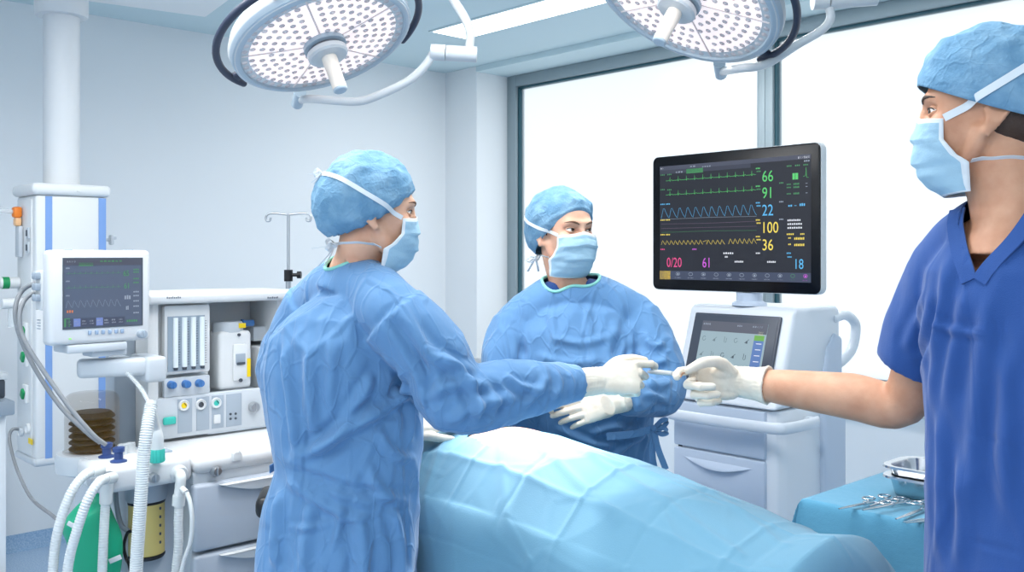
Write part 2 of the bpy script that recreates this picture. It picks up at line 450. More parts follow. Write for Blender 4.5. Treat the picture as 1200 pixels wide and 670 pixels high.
# ---- gas probe plugged in the side, orange connector with hose
c = PF.q(25, 250, xs)
hose = thing('gas_connector', 'orange gas connector with clear neck plugged into the pendant side', 'gas connector', PF.M @ V((xs, c.y, c.z)), PF.rz)
b = MB(); b.box((-.016, 0, .004), (.03, .04, .042), .008); b.build('orange_collar', m_orange, hose)
b = MB(); b.box((-.014, 0, -.033), (.024, .036, .034), .008); b.build('pale_sleeve', mat('peach_plastic', (240, 190, 140), .4), hose)
b = MB(); b.tube([(-.03, 0, .006), (-.10, .0, .01)], .009); b.build('neck', m_clear, hose)
b = MB(); b.tube([(-.10, 0, .01), (-.13, 0, .005), (-.15, .0, -.06), (-.152, .01, -.2)], [.011, .013, .011, .010], spline=6); b.build('hose', m_dgrey, hose)
c = PF.q(22, 331, xs)
prb = thing('gas_probe', 'white gas probe with green band plugged into the pendant beside the monitor', 'gas probe', PF.M @ V((xs, c.y, c.z)), PF.rz)
b = MB(); b.tube([(0, 0, 0), (-.07, 0, 0)], [.022, .022], n=20); b.box((-.085, 0, 0), (.03, .04, .06), .01); b.build('body', m_plas, prb)
b = MB(); b.tube([(-.036, 0, 0), (-.06, 0, 0)], .0232, n=20); b.build('green_band', m_green, prb)
# white flow fitting below it
c = PF.q(27, 355, xs)
fit = thing('gas_fitting', 'white cylindrical gas fitting with clear cup below the green banded probe', 'gas fitting', PF.M @ V((xs, c.y, c.z)), PF.rz)
b = MB(); b.tube([(0, 0, 0), (-.075, 0, 0)], .02, n=20); b.build('body', m_plas, fit)
b = MB(); b.tube([(-.035, 0, -.018), (-.035, 0, -.09)], [.018, .02], n=20); b.build('cup', m_clear, fit)
# ---- anaesthesia machine
MF = Fr((-.905, 2.71, 0), A1)
am = thing('anaesthesia_machine', 'white anaesthesia machine with flowmeter tubes, control panel, worktop and drawers', 'medical machine', MF.loc, MF.rz)
XR = .56
b = MB(); b.box((XR/2-.0, .27, .46), (XR, .5, .70), .02); b.box((-.075, .31, .44), (.16, .42, .72), .012)
b.build('cabinet', mat('cabinet_grey', (186, 195, 204), .45), am)
b = MB(); b.box((.2, .3, .08), (.74, .52, .06), .02)
b.build('base', m_plas2, am)
for x_, y_ in ((-.1, .08), (.5, .08), (-.1, .5), (.5, .5)):
    b = MB(); b.m = Matrix.Translation((x_, y_, .03)) @ rotm('Y', 90); b.lathe([(.028, -.012), (.03, -.01), (.03, .01), (.028, .012)], 20); b.build('caster', m_dgrey, am)
m_drawer = mat('drawer_grey', (176, 186, 198), .45)
for (z0, z1) in ((.593, .785), (.39, .583), (.2, .38)):
    b = MB(); b.box((XR/2-.005, .003, (z0+z1)/2), (XR, .035, z1-z0), .012, 3); dr = b.build('drawer', m_drawer, am)
    b = MB()                                               # crescent pull
    n = 14; top = [(-.135+.27*i/n, 0) for i in range(n+1)]; low = [(-.135+.27*i/n, -.03*math.sin(PI*i/n)) for i in range(n, -1, -1)]
    b.prism(top+low[1:-1], .02, .004, mx=Matrix.Translation((.2, -.014, z1-.006)) @ rotm('X', 90)); b.build('handle', m_plas, dr)
b = MB(); b.box((XR/2-.0, .16, .836), (XR, .34, .05), .022, 4); b.build('worktop', m_white, am)
b = MB(); b.box((XR/2-.002, .02, .80), (XR-.004, .03, .04), .006); b.build('fascia', m_plas2, am)
def knob(name, p_, r, d, m, parent, ax='Y', n=20, lab=None):
    b = MB(); b.m = Matrix.Translation(p_) @ rotm('X', 90)
    b.lathe([(r, -.002), (r, d*.5), (r*.86, d), (r*.3, d*1.02)], n, mi=0); b.box((0, 0, d), (r*.3, r*1.5, d*.35), .001)
    o = b.build(name, m, parent)
    if lab: o['label'] = lab
    return o
p_ = MF.p(251, 549, .0); knob('knob', (p_.x, .006, p_.z-.005), .014, .03, m_chrome, am)
p_ = MF.p(275, 534, 0); b = MB(); b.box((p_.x, -.012, p_.z), (.03, .014, .026), .004); b.tube([(p_.x-.008, -.02, p_.z+.013), (p_.x, -.02, p_.z+.02), (p_.x+.008, -.02, p_.z+.013)], .0018, n=8); b.build('latch', m_plas, am)
# tower
b = MB()
b.box((.24, .5, 1.07), (.52, .06, .46), .008)                              # back plate
b.box((-.005, .38, 1.07), (.036, .22, .46), .008)                           # left cheek
b.box((.103, .37, 1.07), (.17, .13, .45), .004)                          # filler behind the flowmeters
b.box((.47, .38, 1.14), (.1, .2, .32), .008)                              # right pillar
b.build('tower', m_plas, am)
b = MB(); b.box((.24, .41, 1.304), (.545, .34, .032), .010, 3)
b.build('top_shelf', m_white, am)
def glyphs(b, x, y, z, n, h, mi=1, step=None):
    for k in range(n):
        hh = h*(1 if k % 3 else 1.25); b.box((x+k*(step or h*1.05), y, z+(hh-h)/2), (h*.62, .0008, hh*.9), mi=mi)
for px in (196, 314):
    b = MB(); p_ = MF.p(px, 349, .24); glyphs(b, p_.x, .2395, p_.z, 8 if px < 300 else 7, .0055, 0)
    b.build('maker_mark', m_ink, am)
# flowmeter block
b = MB(); b.box((.104, .285, 1.175), (.15, .03, .215), .008); b.build('flowmeter_block', m_plas, am); fm = am.children[-1]
x0, z1 = MF.p(196.5, 371, .268).x, MF.p(196, 371, .268).z; x1, z0 = MF.p(240, 432, .268).x, MF.p(240, 432, .268).z
b = MB(); b.box(((x0+x1)/2, .2695, (z0+z1)/2), (x1-x0, .004, z1-z0)); b.build('window_recess', mat('flow_back', (150, 165, 178), .3), fm)
for k in range(4):
    xx = x0+(x1-x0)*(.2+.24*k)
    b = MB(); b.cyl((xx, .266, z0+.012), (xx, .266, z1-.004), .0085, n=16)
    for j in range(18): b.box((xx+.011, .2655, z0+.02+j*(z1-z0-.03)/18), (.006 if j % 5 else .009, .001, .0012), mi=1)
    b.box((xx, .264, z0+.01), (.012, .01, .014), .003, mi=1)
    b.build('flow_tube', [mat('glass_tube', (225, 234, 238), .15), m_dgrey], fm)
for px, py in ((202, 451), (219, 450), (234.6, 449)):
    p_ = MF.p(px, py, .26); knob('flow_knob', (p_.x, .272, p_.z), .0125, .022, m_knobblue, am, lab='blue flow knob')
b = MB(); b.box((.104, .282, 1.028), (.15, .02, .06), .005); b.build('knob_panel', m_plas2, am)
# control panel
b = MB(); b.box((.235, .283, .935), (.47, .03, .128), .006); b.build('control_panel', m_plas2, am); cp = am.children[-1]
for xa, xb in ((208, 225), (230, 245), (248, 262), (265, 283)):
    x0, x1 = MF.p(xa, 480, .268).x, MF.p(xb, 480, .268).x
    b = MB(); b.box(((x0+x1)/2, .268, .938), (x1-x0, .004, .105), .001); b.build('panel_inset', m_plas3, cp)
for px, py, m2 in ((216, 475, m_yellow), (236, 474, m_dgrey), (254, 472, m_teal)):
    p_ = MF.p(px, py, .26); b = MB(); b.m = Matrix.Translation((p_.x, .267, p_.z)) @ rotm('X', 90)
    b.lathe([(.017, 0), (.017, .006), (.0145, .008), (.013, .006), (.001, .006)], 24); b.lathe([(.009, .0062), (.0085, .0075), (.001, .0076)], 16, mi=1)
    b.box((.003, .003, .0082), (.002, .012, .001), mx=rotm('Z', 35), mi=2)
    b.build('gauge', [m_white, m2, m_black], cp)
p_ = MF.p(199, 493, .26); b = MB(); b.m = Matrix.Translation((p_.x, .266, p_.z)) @ rotm('X', 90); b.box((0, 0, .004), (.04, .024, .012), .0055, 4); b.build('teal_button', m_teal, cp)
p_ = MF.p(255, 491, .26); b = MB(); b.box((p_.x, .264, p_.z), (.022, .008, .028), .002); b.build('rocker_switch', m_white, cp)
b = MB()
for px, py in ((270, 485), (276, 484.5), (270, 490.5), (276, 490)):
    p_ = MF.p(px, py, .266); b.cyl((p_.x, .268, p_.z), (p_.x, .264, p_.z), .004, n=12)
b.build('indicator_dots', m_dgrey, cp)
p_ = MF.p(298, 477, .26); knob('knob', (p_.x, .268, p_.z), .017, .02, m_chrome, cp)
# vaporizer and white box in the bay
b = MB(); b.box((.408, .36, 1.06), (.08, .12, .14), .008); b.build('side_unit', m_plas, am)
b = MB(); b.box((.43, .41, 1.17), (.11, .1, .05), .006); b.build('bay_shelf', m_plas2, am)
vz = MF.p(268, 453, .3)
vap = thing('vaporizer', 'white boxy vaporizer with grey cap and yellow stickers in the bay of the white machine', 'vaporizer', MF.M @ V((.278, .35, .999)), MF.rz)
b = MB(); b.box((0, 0, .095), (.115, .11, .19), .014, 3); b.box((.012, -.058, .088), (.05, .012, .12), .008); b.build('body', m_plas, vap)
b = MB(); b.m = Matrix.Translation((-.003, -.003, .19)); b.lathe([(.05, -.004), (.05, .022), (.045, .03), (.01, .031)], 32); b.build('dial_cap', m_plas2, vap)
b = MB(); b.box((.025, -.048, .207), (.026, .006, .016), .001); b.build('yellow_label', m_yellow, vap)
b = MB(); b.box((.043, -.056, .068), (.016, .004, .06)); b.build('yellow_sticker', m_yellow, vap)
b = MB(); b.box((.012, -.0645, .1), (.034, .004, .034), .002); b.box((.012, -.067, .085), (.03, .004, .008), .001, mi=1); b.build('filler_window', [m_plas3, m_dgrey], vap)
b = MB(); b.cyl((.012, -.062, .03), (.012, -.068, .03), .006, n=14); b.build('screw', m_dgrey, vap)
b = MB(); b.cyl((.01, -.055, .178), (.01, -.06, .178), .005, n=12); b.build('screw', m_dgrey, vap)
b = MB(); b.cyl((.055, .0, .21), (.09, .0, .21), .011, n=16); b.cyl((.055, 0, .21), (.048, 0, .21), .014, n=16); b.build('lock_lever', m_knobblue, vap)
# ---- breathing circuit block
b = MB()
o2 = [(-.25, -.0), (-.005, 0), (-.005, .18), (-.25, .18)]
b.prism([(-.25, -.005), (-.004, -.005), (-.004, .2), (-.255, .2), (-.262, .05)], .07, .018, 4, mx=Matrix.Translation((0, 0, .798)))
b.build('circuit_block', m_white, am); cb = am.children[-1]
b = MB(); b.prism([(-.24, .012), (-.012, .012), (-.012, .19), (-.24, .19)], .004, .002, mx=Matrix.Translation((0, 0, .866))); b.build('tray_inset', m_plas, cb)
def port(px, py, c, r=.017, m=m_plas2, axis='X', d=.016, name='hose_port'):
    p_ = MF.p(px, py, c); b = MB(); b.m = Matrix.Translation((p_.x, c, p_.z)) @ rotm('X', 90)
    b.lathe([(r*1.25, -.004), (r*1.25, d*.4), (r, d), (r*.6, d)], 24); b.build(name, m, cb); return p_
pa = port(128, 560, -.005, .015, m_chrome); 
knob('knob', (MF.p(179, 559, -.005).x, -.005, MF.p(179, 559, -.005).z), .0135, .022, m_chrome, cb)
pe = port(209.5, 555, -.005, .02)
pb_ = MF.q(113, 551, -.258)
b = MB(); b.m = Matrix.Translation((-.258, .05, .833)) @ rotm('Y', -90); b.lathe([(.02, -.004), (.02, .006), (.016, .014), (.009, .014)], 24); b.build('hose_port', m_chrome, cb)
# bellows
bc = MF.w(108, 535, 2.80)
b = MB(); b.m = Matrix.Translation((bc.x, bc.y, 0)); b.lathe([(.07, .80), (.098, .81), (.1, .85), (.095, .862), (.02, .864)], 40)
b.box((.08, -.0, .83), (.12, .1, .055), .02); b.build('bellows_base', m_plas2, am)
b = MB(); b.m = Matrix.Translation((bc.x, bc.y, .862))
pr = []
for k in range(6):
    pr += [(.05, .004+k*.0185), (.063, .009+k*.0185), (.063, .013+k*.0185)]
pr += [(.05, .118), (.002, .119)]
b.lathe(pr, 36); b.build('bellows', mat('black_rubber', (20, 17, 15), .5), am)
b = MB(); b.m = Matrix.Translation((bc.x, bc.y, .862)); b.lathe([(.079, 0), (.079, .006), (.075, .008), (.075, .150), (.07, .165), (.06, .172), (.002, .175)], 40, cap=False); b.build('bellows_dome', m_amber, am)
# absorber canister under the block
ac = MF.w(171, 600, 2.72)
b = MB(); b.m = Matrix.Translation((ac.x, ac.y, 0)); b.lathe([(.002, .583), (.045, .585), (.051, .592), (.051, .745), (.002, .745)], 36); b.build('absorber_canister', m_amber2, am); an = am.children[-1]
b = MB()
for k in range(5):
    b.box((ac.x+.022, ac.y-.0465, .625+k*.024), (.006, .003, .008), .001)
b.build('level_marks', m_dgrey, an)
b = MB(); b.m = Matrix.Translation((ac.x, ac.y, 0)); b.lathe([(.054, .742), (.058, .75), (.06, .80), (.02, .801)], 36); b.build('absorber_ring', m_plas3, am)
b = MB(); b.m = Matrix.Translation((ac.x, ac.y, 0)); b.lathe([(.0518, .734), (.0526, .736), (.0526, .742), (.0518, .743)], 36); b.build('seal_band', m_black, an)
b = MB(); b.m = Matrix.Translation((ac.x, ac.y, 0)); b.lathe([(.048, .578), (.0525, .584), (.0525, .588), (.05, .59)], 36); b.build('seal_band', m_black, an)
# valves standing on the block
for px, py, Y, m2 in ((125, 519, 2.68, m_navy), (139, 522, 2.62, m_navy)):
    c = MF.w(px, py, Y); b = MB(); b.m = Matrix.Translation((c.x, c.y, .868)); b.lathe([(.022, 0), (.022, .006), (.012, .01), (.012, .028), (.016, .03), (.016, .042), (.002, .043)], 20); b.build('valve', m2, cb)
for px, py, Y in ((144, 519, 2.72), (153, 519, 2.74)):
    c = MF.w(px, py, Y); b = MB(); b.m = Matrix.Translation((c.x, c.y, .868)); b.lathe([(.014, 0), (.014, .03), (.012, .032), (.002, .033)], 20); b.build('valve_cap', m_clear, cb)
c = MF.w(196, 526, 2.72); b = MB(); b.box((c.x, .1, .872), (.05, .04, .008), .003); b.build('sensor_pad', m_plas3, cb)
# grey post behind the bellows and monitor arm
b = MB(); b.box((-.055, .40, .84), (.07, .08, .96), .01); b.build('rear_post', m_plas3, am)
a0, a1 = MF.w(90, 430, 2.72), MF.w(172, 430, 2.80)
b = MB(); b.tube([a0, a1], .03, n=4, flat=(.9, 1.0)); b.bm.clear()
dv = (a1-a0); ang = math.atan2(dv.y, dv.x)
b.box((a0+a1)/2, (dv.length, .07, .052), .014, 3, mx=Matrix.Rotation(ang, 4, 'Z'))
b.box(a1+V((.015, .03, -.005)), (.062, .14, .075), .012, 3)
b.box(((a1.x-.03), .27, a1.z), (.05, .16, .05), .01)
b.build('monitor_arm', m_plas2, am)
# ---- monitor on the arm
ML = W(55, 412, 2.74); 
th = math.radians(47)
ex = V((math.cos(th), math.sin(th), 0)); mc = W(116, 350, 2.68)
LF = Fr((mc.x, mc.y, mc.z), th)
lm = thing('patient_monitor', 'small white patient monitor with dim dark screen on the machine arm', 'monitor', LF.loc, LF.rz)
def quad_on(fr, c, pts): return [fr.p(px, py, c) for px, py in pts]
tl, br_ = LF.p(57, 293, 0), LF.p(177, 406, 0)
x0, x1, z0, z1 = tl.x, br_.x, LF.p(60, 406, 0).z, LF.p(116, 293, 0).z
b = MB(); b.prism([(x0, z0), (x1, z0), (x1, z1), (x0, z1)], .05, .014, 3, mx=Matrix.Translation((0, .05, 0)) @ rotm('X', 90))
b.box(((x0+x1)/2, .075, (z0+z1)/2), ((x1-x0)*.86, .08, (z1-z0)*.86), .03, 4)
for k in (.2, .5, .8): b.box((x0+(x1-x0)*k, .02, z1), (.02, .02, .004), .0015, mi=1)
b.build('housing', [m_white, m_plas3], lm)
sx0, sx1 = LF.p(75, 340, 0).x, LF.p(165.5, 340, 0).x; sz1, sz0 = LF.p(120, 303.5, 0).z, LF.p(120, 382, 0).z
SW, SH = sx1-sx0, sz1-sz0
m_scr = mat('screen_glass_grey', (74, 82, 98), .25, emit=(70, 80, 98), es=.35)
def emi(name, c, s=1.0): return mat(name, tuple(x*.45 for x in c), .5, emit=c, es=s*.95)
m_e = dict(g=emi('screen_green', (90, 200, 110)), c=emi('screen_cyan', (92, 180, 230)), y=emi('screen_yellow', (240, 215, 90)), r=emi('screen_magenta', (228, 80, 140)),
           w=emi('screen_white', (225, 228, 235)), h=emi('screen_header', (72, 76, 92)), t=emi('screen_toolbar', (62, 70, 92)), m=emi('screen_mauve', (120, 96, 120)), v=emi('screen_violet', (200, 90, 210)),
           d=emi('screen_dim_green', (70, 140, 90)), k=emi('screen_dim_white', (150, 160, 175)), b=emi('screen_soft_blue', (110, 130, 190)))
class Scr:
    """draws on a screen: u to the right and v down, 0..1"""
    def __init__(s, x0, z1, w, h, y, base):
        s.x0, s.z1, s.w, s.h, s.y = x0, z1, w, h, y; s.warp = 0; s.fine = 1
        s.b = MB(); s.mats = [base]; s.ix = {}
        s.b.box((x0+w/2, y+.002, z1-h/2), (w, .004, h), mi=0)
    def mi(s, k):
        if k not in s.ix: s.ix[k] = len(s.mats); s.mats.append(m_e[k] if isinstance(k, str) else k)
        return s.ix[k]
    def pt(s, u, v, e=.0006):
        u = u*(1+s.warp)/(1+s.warp*u)
        return V((s.x0+u*s.w, s.y-e, s.z1-v*s.h))
    def rect(s, u0, v0, u1, v1, k, e=.0005):
        s.b.quad([s.pt(u0, v1, e), s.pt(u1, v1, e), s.pt(u1, v0, e), s.pt(u0, v0, e)], s.mi(k))
    def line(s, pts, w, k, e=.0008):
        P = [s.pt(u, v, e) for u, v in pts]; n = len(P)
        up = []; 
        for i in range(n):
            t = P[min(i+1, n-1)]-P[max(i-1, 0)]; t = V((t.x, 0, t.z)).normalized(); up.append(V((-t.z, 0, t.x)))
        co = [p+q*w/2 for p, q in zip(P, up)]+[p-q*w/2 for p, q in zip(P, up)]
        s.b._add(co, [(i, i+1, n+i+1, n+i) for i in range(n-1)], s.mi(k))
    def text(s, t, u, v, size, k, align='LEFT', sx=.8):
        o = s.pt(u, v, .0006)
        mx = Matrix.Translation(o) @ rotm('X', 90) @ Matrix.Diagonal((sx, 1, 1, 1))
        s.b.text(t, size*s.h, mx, s.mi(k), align)
    def smudge(s, u, v, w, h, k, n=5):
        """small print too fine to read: a row of short bars"""
        for i in range(n):
            a = u+w*i/n; hh = h*s.fine; s.rect(a, v-hh/2*(1 if i % 2 else .8), a+w/n*.66, v+hh/2, k)
    def build(s, name, parent): return s.b.build(name, s.mats, parent, smooth=False, recalc=False)
def ecg(n, u0, u1, v, amp, jit=0):
    pts = []
    for i in range(n):
        a = u0+(u1-u0)*i/n; w = (u1-u0)/n
        pts += [(a, v), (a+w*.3, v), (a+w*.36, v-amp*.12), (a+w*.42, v), (a+w*.47, v+amp*.15), (a+w*.5, v-amp), (a+w*.53, v+amp*.25), (a+w*.57, v), (a+w*.7, v-amp*.2), (a+w*.8, v)]
    return pts+[(u1, v)]
def saw(n, u0, u1, v, amp, rise=.3, per=8):
    pts = []
    for i in range(n*per+1):
        f = (i/per) % 1
        h = (f/rise) if f < rise else (1-(f-rise)/(1-rise))**1.3
        pts.append((u0+(u1-u0)*i/(n*per), v-amp*(h-.5)))
    return pts
s_ = Scr(sx0, sz1, SW, SH, -.0015, m_scr)
s_.rect(0, 0, 1, .09, 'h'); s_.rect(.18, .05, .36, .1, 'd'); s_.smudge(.45, .03, .3, .025, 'd', 6); s_.smudge(.03, .035, .12, .025, 'k', 4)
s_.line(ecg(10, .02, .72, .21, .035), .0006, 'd'); s_.line(ecg(10, .02, .72, .42, .035), .0006, 'd')
s_.line(saw(9, .02, .72, .65, .12), .0006, 'k')
s_.text('65', .75, .22, .12, 'd'); s_.text('61', .76, .41, .12, 'd'); s_.smudge(.77, .58, .09, .06, 'k', 3); s_.smudge(.79, .74, .04, .06, 'k', 2)
for v in (.16, .2, .3, .36, .5, .56, .64, .72, .82): s_.smudge(.89, v, .08, .022, 'd' if v < .45 else 'k', 3)
for v in (.13, .32, .53): s_.smudge(.02, v, .05, .02, 'k', 3)
s_.smudge(.03, .76, .09, .04, emi('screen_orange', (200, 120, 80)), 3)
for k in range(8): s_.rect(.02+k*.095, .87, .02+k*.095+.085, .985, 'b' if k in (1, 4) else 't'); s_.smudge(.03+k*.095, .91, .05, .025, 'k', 3); s_.smudge(.03+k*.095, .95, .06, .02, 'k', 4)
s_.rect(.0, .86, .07, .985, 'd'); s_.smudge(.8, .94, .15, .03, 'd', 5)
s_.build('screen', lm)
b = MB(); fw_ = .004
for (c, sz) in (((sx0-fw_/2, 0, (sz0+sz1)/2), (fw_, .004, SH+2*fw_)), ((sx1+fw_/2, 0, (sz0+sz1)/2), (fw_, .004, SH+2*fw_)), (((sx0+sx1)/2, 0, sz1+fw_/2), (SW, .004, fw_)), (((sx0+sx1)/2, 0, sz0-fw_/2), (SW, .004, fw_))): b.box(c, sz)
b.build('bezel', m_dgrey, lm)
for px in (105, 113, 120.5, 128.5, 136, 143):
    p_ = LF.p(px, 389.5-(px-105)*.05, 0); b = MB(); b.box((p_.x, -.002, p_.z), (.0095, .006, .012), .002); b.build('button', mat('button_blue_grey', (150, 170, 195), .45), lm)
p_ = LF.p(165, 391, 0); knob('dial', (p_.x, 0, p_.z), .0125, .02, m_plas3, lm)
p_ = LF.p(82, 397, 0); b = MB(); b.box((p_.x, -.001, p_.z), (.006, .003, .003)); b.build('status_light', emi('status_green', (140, 230, 90), 1.2), lm)
b = MB(); b.box(((x0+x1)/2-.01, .05, z0-.012), (.17, .1, .024), .006); b.box(((x0+x1)/2+.03, .05, z0-.03), (.1, .07, .02), .004)
b.build('mount_plate', m_plas2, lm)
b = MB(); b.box((x0+.012, .075, (z0+z1)/2+.02), (.02, .05, .11), .004)
for k in range(3): b.box((x0-.002, .075, (z0+z1)/2-.0+k*.03), (.02, .03, .02), .004, mi=1)
for k in range(4): b.box((x0+.001, .07, z0+.045+k*.008), (.004, .016, .003), mi=1)
b.build('cable_block', [m_plas, m_plas3], lm)
# ---- cables, hoses
def hosething(name, label, cat, pts, r, m, group=None, corr=0, n=14, spline=10, ends=None):
    P = catmull([W(*p) for p in pts], spline)
    if corr:
        L = sum((P[i+1]-P[i]).length for i in range(len(P)-1)); k = int(L/corr)*4
        cum = [0]
        for i in range(len(P)-1): cum.append(cum[-1]+(P[i+1]-P[i]).length)
        xs = np.linspace(0, cum[-1], k); arr = np.array([list(p) for p in P])
        P = [V((np.interp(x, cum, arr[:, 0]), np.interp(x, cum, arr[:, 1]), np.interp(x, cum, arr[:, 2]))) for x in xs]
        rr = [r*(1.0 if i % 4 < 2 else .9) for i in range(len(P))]
    else: rr = [r]*len(P)
    o0 = P[0].copy()
    t = MB(); t.m = Matrix.Translation(-o0); t.tube(P, rr, n=n)
    if ends is None:
        o = t.build(name, m); o.location = o0; return tag(o, label, cat, group)
    root = thing(name, label, cat, o0, 0, group)
    t.build('hose', m, root); ends(root, P, o0)
    return root
def cuff(end, r, L, m=None, nm='cuff'):
    def f(root, P, o0):
        i = 0 if end == 0 else len(P)-1
        d = (P[0]-P[3]).normalized() if end == 0 else (P[-1]-P[-4]).normalized()
        b = MB(); c = P[i]-o0; b.tube([c-d*L*.8, c-d*L*.2, c+d*L*.3], [r*.92, r, r], n=18); b.build(nm, m or m_tube, root)
    return f
hosething('breathing_hose', 'white corrugated hose curving from the left side of the circuit block', 'hose', [(115, 551, 2.52), (100, 556, 2.47), (84, 576, 2.44), (71, 610, 2.43), (64, 645, 2.43), (61, 700, 2.43), (62, 790, 2.43)], .0125, m_tube, corr=.007, ends=cuff(0, .015, .04))
hosething('breathing_hose', 'white corrugated hose leaving the front corner of the circuit block', 'hose', [(130, 560, 2.50), (117, 564, 2.44), (103, 585, 2.41), (90, 622, 2.40), (80, 662, 2.40), (76, 720, 2.40), (77, 790, 2.40)], .0125, m_tube, corr=.007, ends=cuff(0, .015, .04))
hosething('breathing_hose', 'pale hose hanging straight down over the green breathing bag', 'hose', [(125, 572, 2.53), (123, 600, 2.53), (121, 640, 2.52), (119, 700, 2.52), (119, 780, 2.52)], .0125, mat('pale_plastic', (214, 222, 222), .4), corr=.007, ends=cuff(0, .017, .05))
hosething('breathing_hose', 'wide white corrugated hose hanging from the mask elbow in front of the block', 'hose', [(177, 474, 2.47), (172, 505, 2.44), (168, 540, 2.43), (164, 600, 2.42), (160, 660, 2.42), (157, 720, 2.42), (156, 790, 2.42)], .0165, m_tube, corr=.006, ends=cuff(0, .013, .03))
def elbow(root, P, o0):
    b = MB(); w = lambda px, py, Y: W(px, py, Y)-o0
    b.tube([w(210, 555, 2.665), w(211, 556, 2.63), w(212, 560, 2.615), w(211, 572, 2.615), w(210, 584, 2.615)], [.014, .014, .014, .014, .016], n=18, spline=5); b.build('elbow', m_tube, root)
    b = MB(); b.tube([w(210, 580, 2.615), w(209, 592, 2.615)], [.017, .017], n=18); b.build('cuff', m_tube, root)
    b = MB(); b.tube([w(213, 572, 2.60), w(218, 577, 2.59)], [.008, .009], n=12); b.build('side_cap', m_white, root)
hosething('breathing_hose', 'white corrugated hose hanging from the elbow on the right side of the circuit block', 'hose', [(210, 584, 2.615), (209, 610, 2.61), (209, 640, 2.61), (206, 670, 2.61), (202, 720, 2.61), (200, 780, 2.61)], .0125, m_tube, corr=.007, ends=elbow)
hosething('sampling_line', 'thin white tube looping down beside the right hand hose of the circuit block', 'tube', [(219, 577, 2.585), (223, 590, 2.575), (225, 610, 2.57), (223, 635, 2.57), (215, 660, 2.57), (208, 700, 2.57), (206, 780, 2.57)], .006, m_tube)
hosething('drain_line', 'thin grey tube hanging behind the green bag', 'tube', [(135, 573, 2.66), (137, 595, 2.67), (142, 615, 2.67), (150, 622, 2.67)], .007, mat('grey_tube', (150, 158, 166), .45))
hosething('black_cable', 'black cable looping beside the amber canister', 'cable', [(154, 622, 2.66), (149, 625, 2.66), (145, 640, 2.66), (148, 655, 2.66), (152, 664, 2.64), (156, 700, 2.66)], .0045, m_black)
hosething('mask_tube', 'thin clear tube rising from the mask elbow to the machine tower', 'tube', [(176, 474, 2.52), (165, 455, 2.62), (152, 440, 2.72), (147, 436, 2.76)], .006, m_clear)
# face mask connector standing on the block
mk = thing('mask_connector', 'white mask elbow with ribbed teal ring standing on the circuit block', 'mask', W(184, 527, 2.62))
mk.location.z = .868; k0 = mk.location.copy()
b = MB(); b.lathe([(.013, 0), (.019, .002)] + [x for k in range(1) for x in ((.02, .01), (.02, .035))] + [(.016, .04), (.01, .041)], 28)
for k in range(14): b.cyl((.0195*math.cos(k*PI/7), .0195*math.sin(k*PI/7), .004), (.019*math.cos(k*PI/7), .019*math.sin(k*PI/7), .036), .002, n=8)
b.build('teal_ring', m_teal, mk)
b = MB(); b.tube([V((0, 0, .036)), V((0, 0, .07)), V((-.004, -.002, .10)), W(177, 476, 2.56)-k0], [.018, .017, .013, .010], n=18, spline=6)
b.build('elbow', m_tube, mk)
# green breathing bag
gb = thing('breathing_bag', 'green rubber breathing bag hanging under the circuit block', 'breathing bag', W(112, 578, 2.60))
g0 = gb.location.copy(); b = MB()
prof = [((117, 578), 12), ((113, 589), 30), ((107, 601), 52), ((104, 613), 66), ((108, 630), 66), ((111, 648), 62), ((113, 668), 54), ((114, 700), 40), ((114, 730), 20)]
rings = []
for (px, py), wpx in prof:
    c = W(px, py, 2.60)-g0; hw = wpx/2*2.6/F
    rings.append([c+V((hw*math.cos(a)*(1+.08*math.sin(3*a+py*.05)), min(.045, hw*.7)*math.sin(a), .012*math.sin(2*a+py*.1))) for a in [2*PI*k/28 for k in range(28)]])
b.loft(rings); o = b.build('bag', mat('green_rubber', (24, 158, 120), .45), gb)
sub = o.modifiers.new('s', 'SUBSURF'); sub.levels = sub.render_levels = 2
for px, py, a in ((86, 616, .5), (135, 655, -.4)):
    b = MB(); b.box(W(px, py, 2.545)-g0, (.035, .002, .013), .001, mx=Matrix.Rotation(a, 4, 'Y')); b.build('white_label', m_white, gb)
# grey cables from the monitor
hosething('monitor_cable', 'upper of two grey cables looping from the monitor side down to the circuit block', 'cable', [(52, 331, 2.70), (40, 332, 2.68), (25, 342, 2.68), (18, 362, 2.66), (22, 390, 2.66), (40, 430, 2.66), (70, 475, 2.66), (100, 505, 2.67), (118, 519, 2.68)], .0062, m_cable)
hosething('monitor_cable', 'lower of two grey cables looping from the monitor side down to the circuit block', 'cable', [(54, 343, 2.70), (44, 342, 2.67), (30, 350, 2.65), (23, 368, 2.63), (27, 395, 2.625), (48, 430, 2.62), (80, 475, 2.62), (108, 508, 2.635), (124, 521, 2.655)], .0062, m_cable)
hosething('power_cable', 'grey power cable hanging from the pendant socket to behind the hoses', 'cable', [(24, 503, 3.69), (15, 503, 3.66), (11, 512, 3.65), (14, 530, 3.6), (22, 555, 3.5), (38, 585, 3.4), (66, 608, 3.2), (95, 640, 3.0), (100, 720, 3.0)], .006, m_cable)
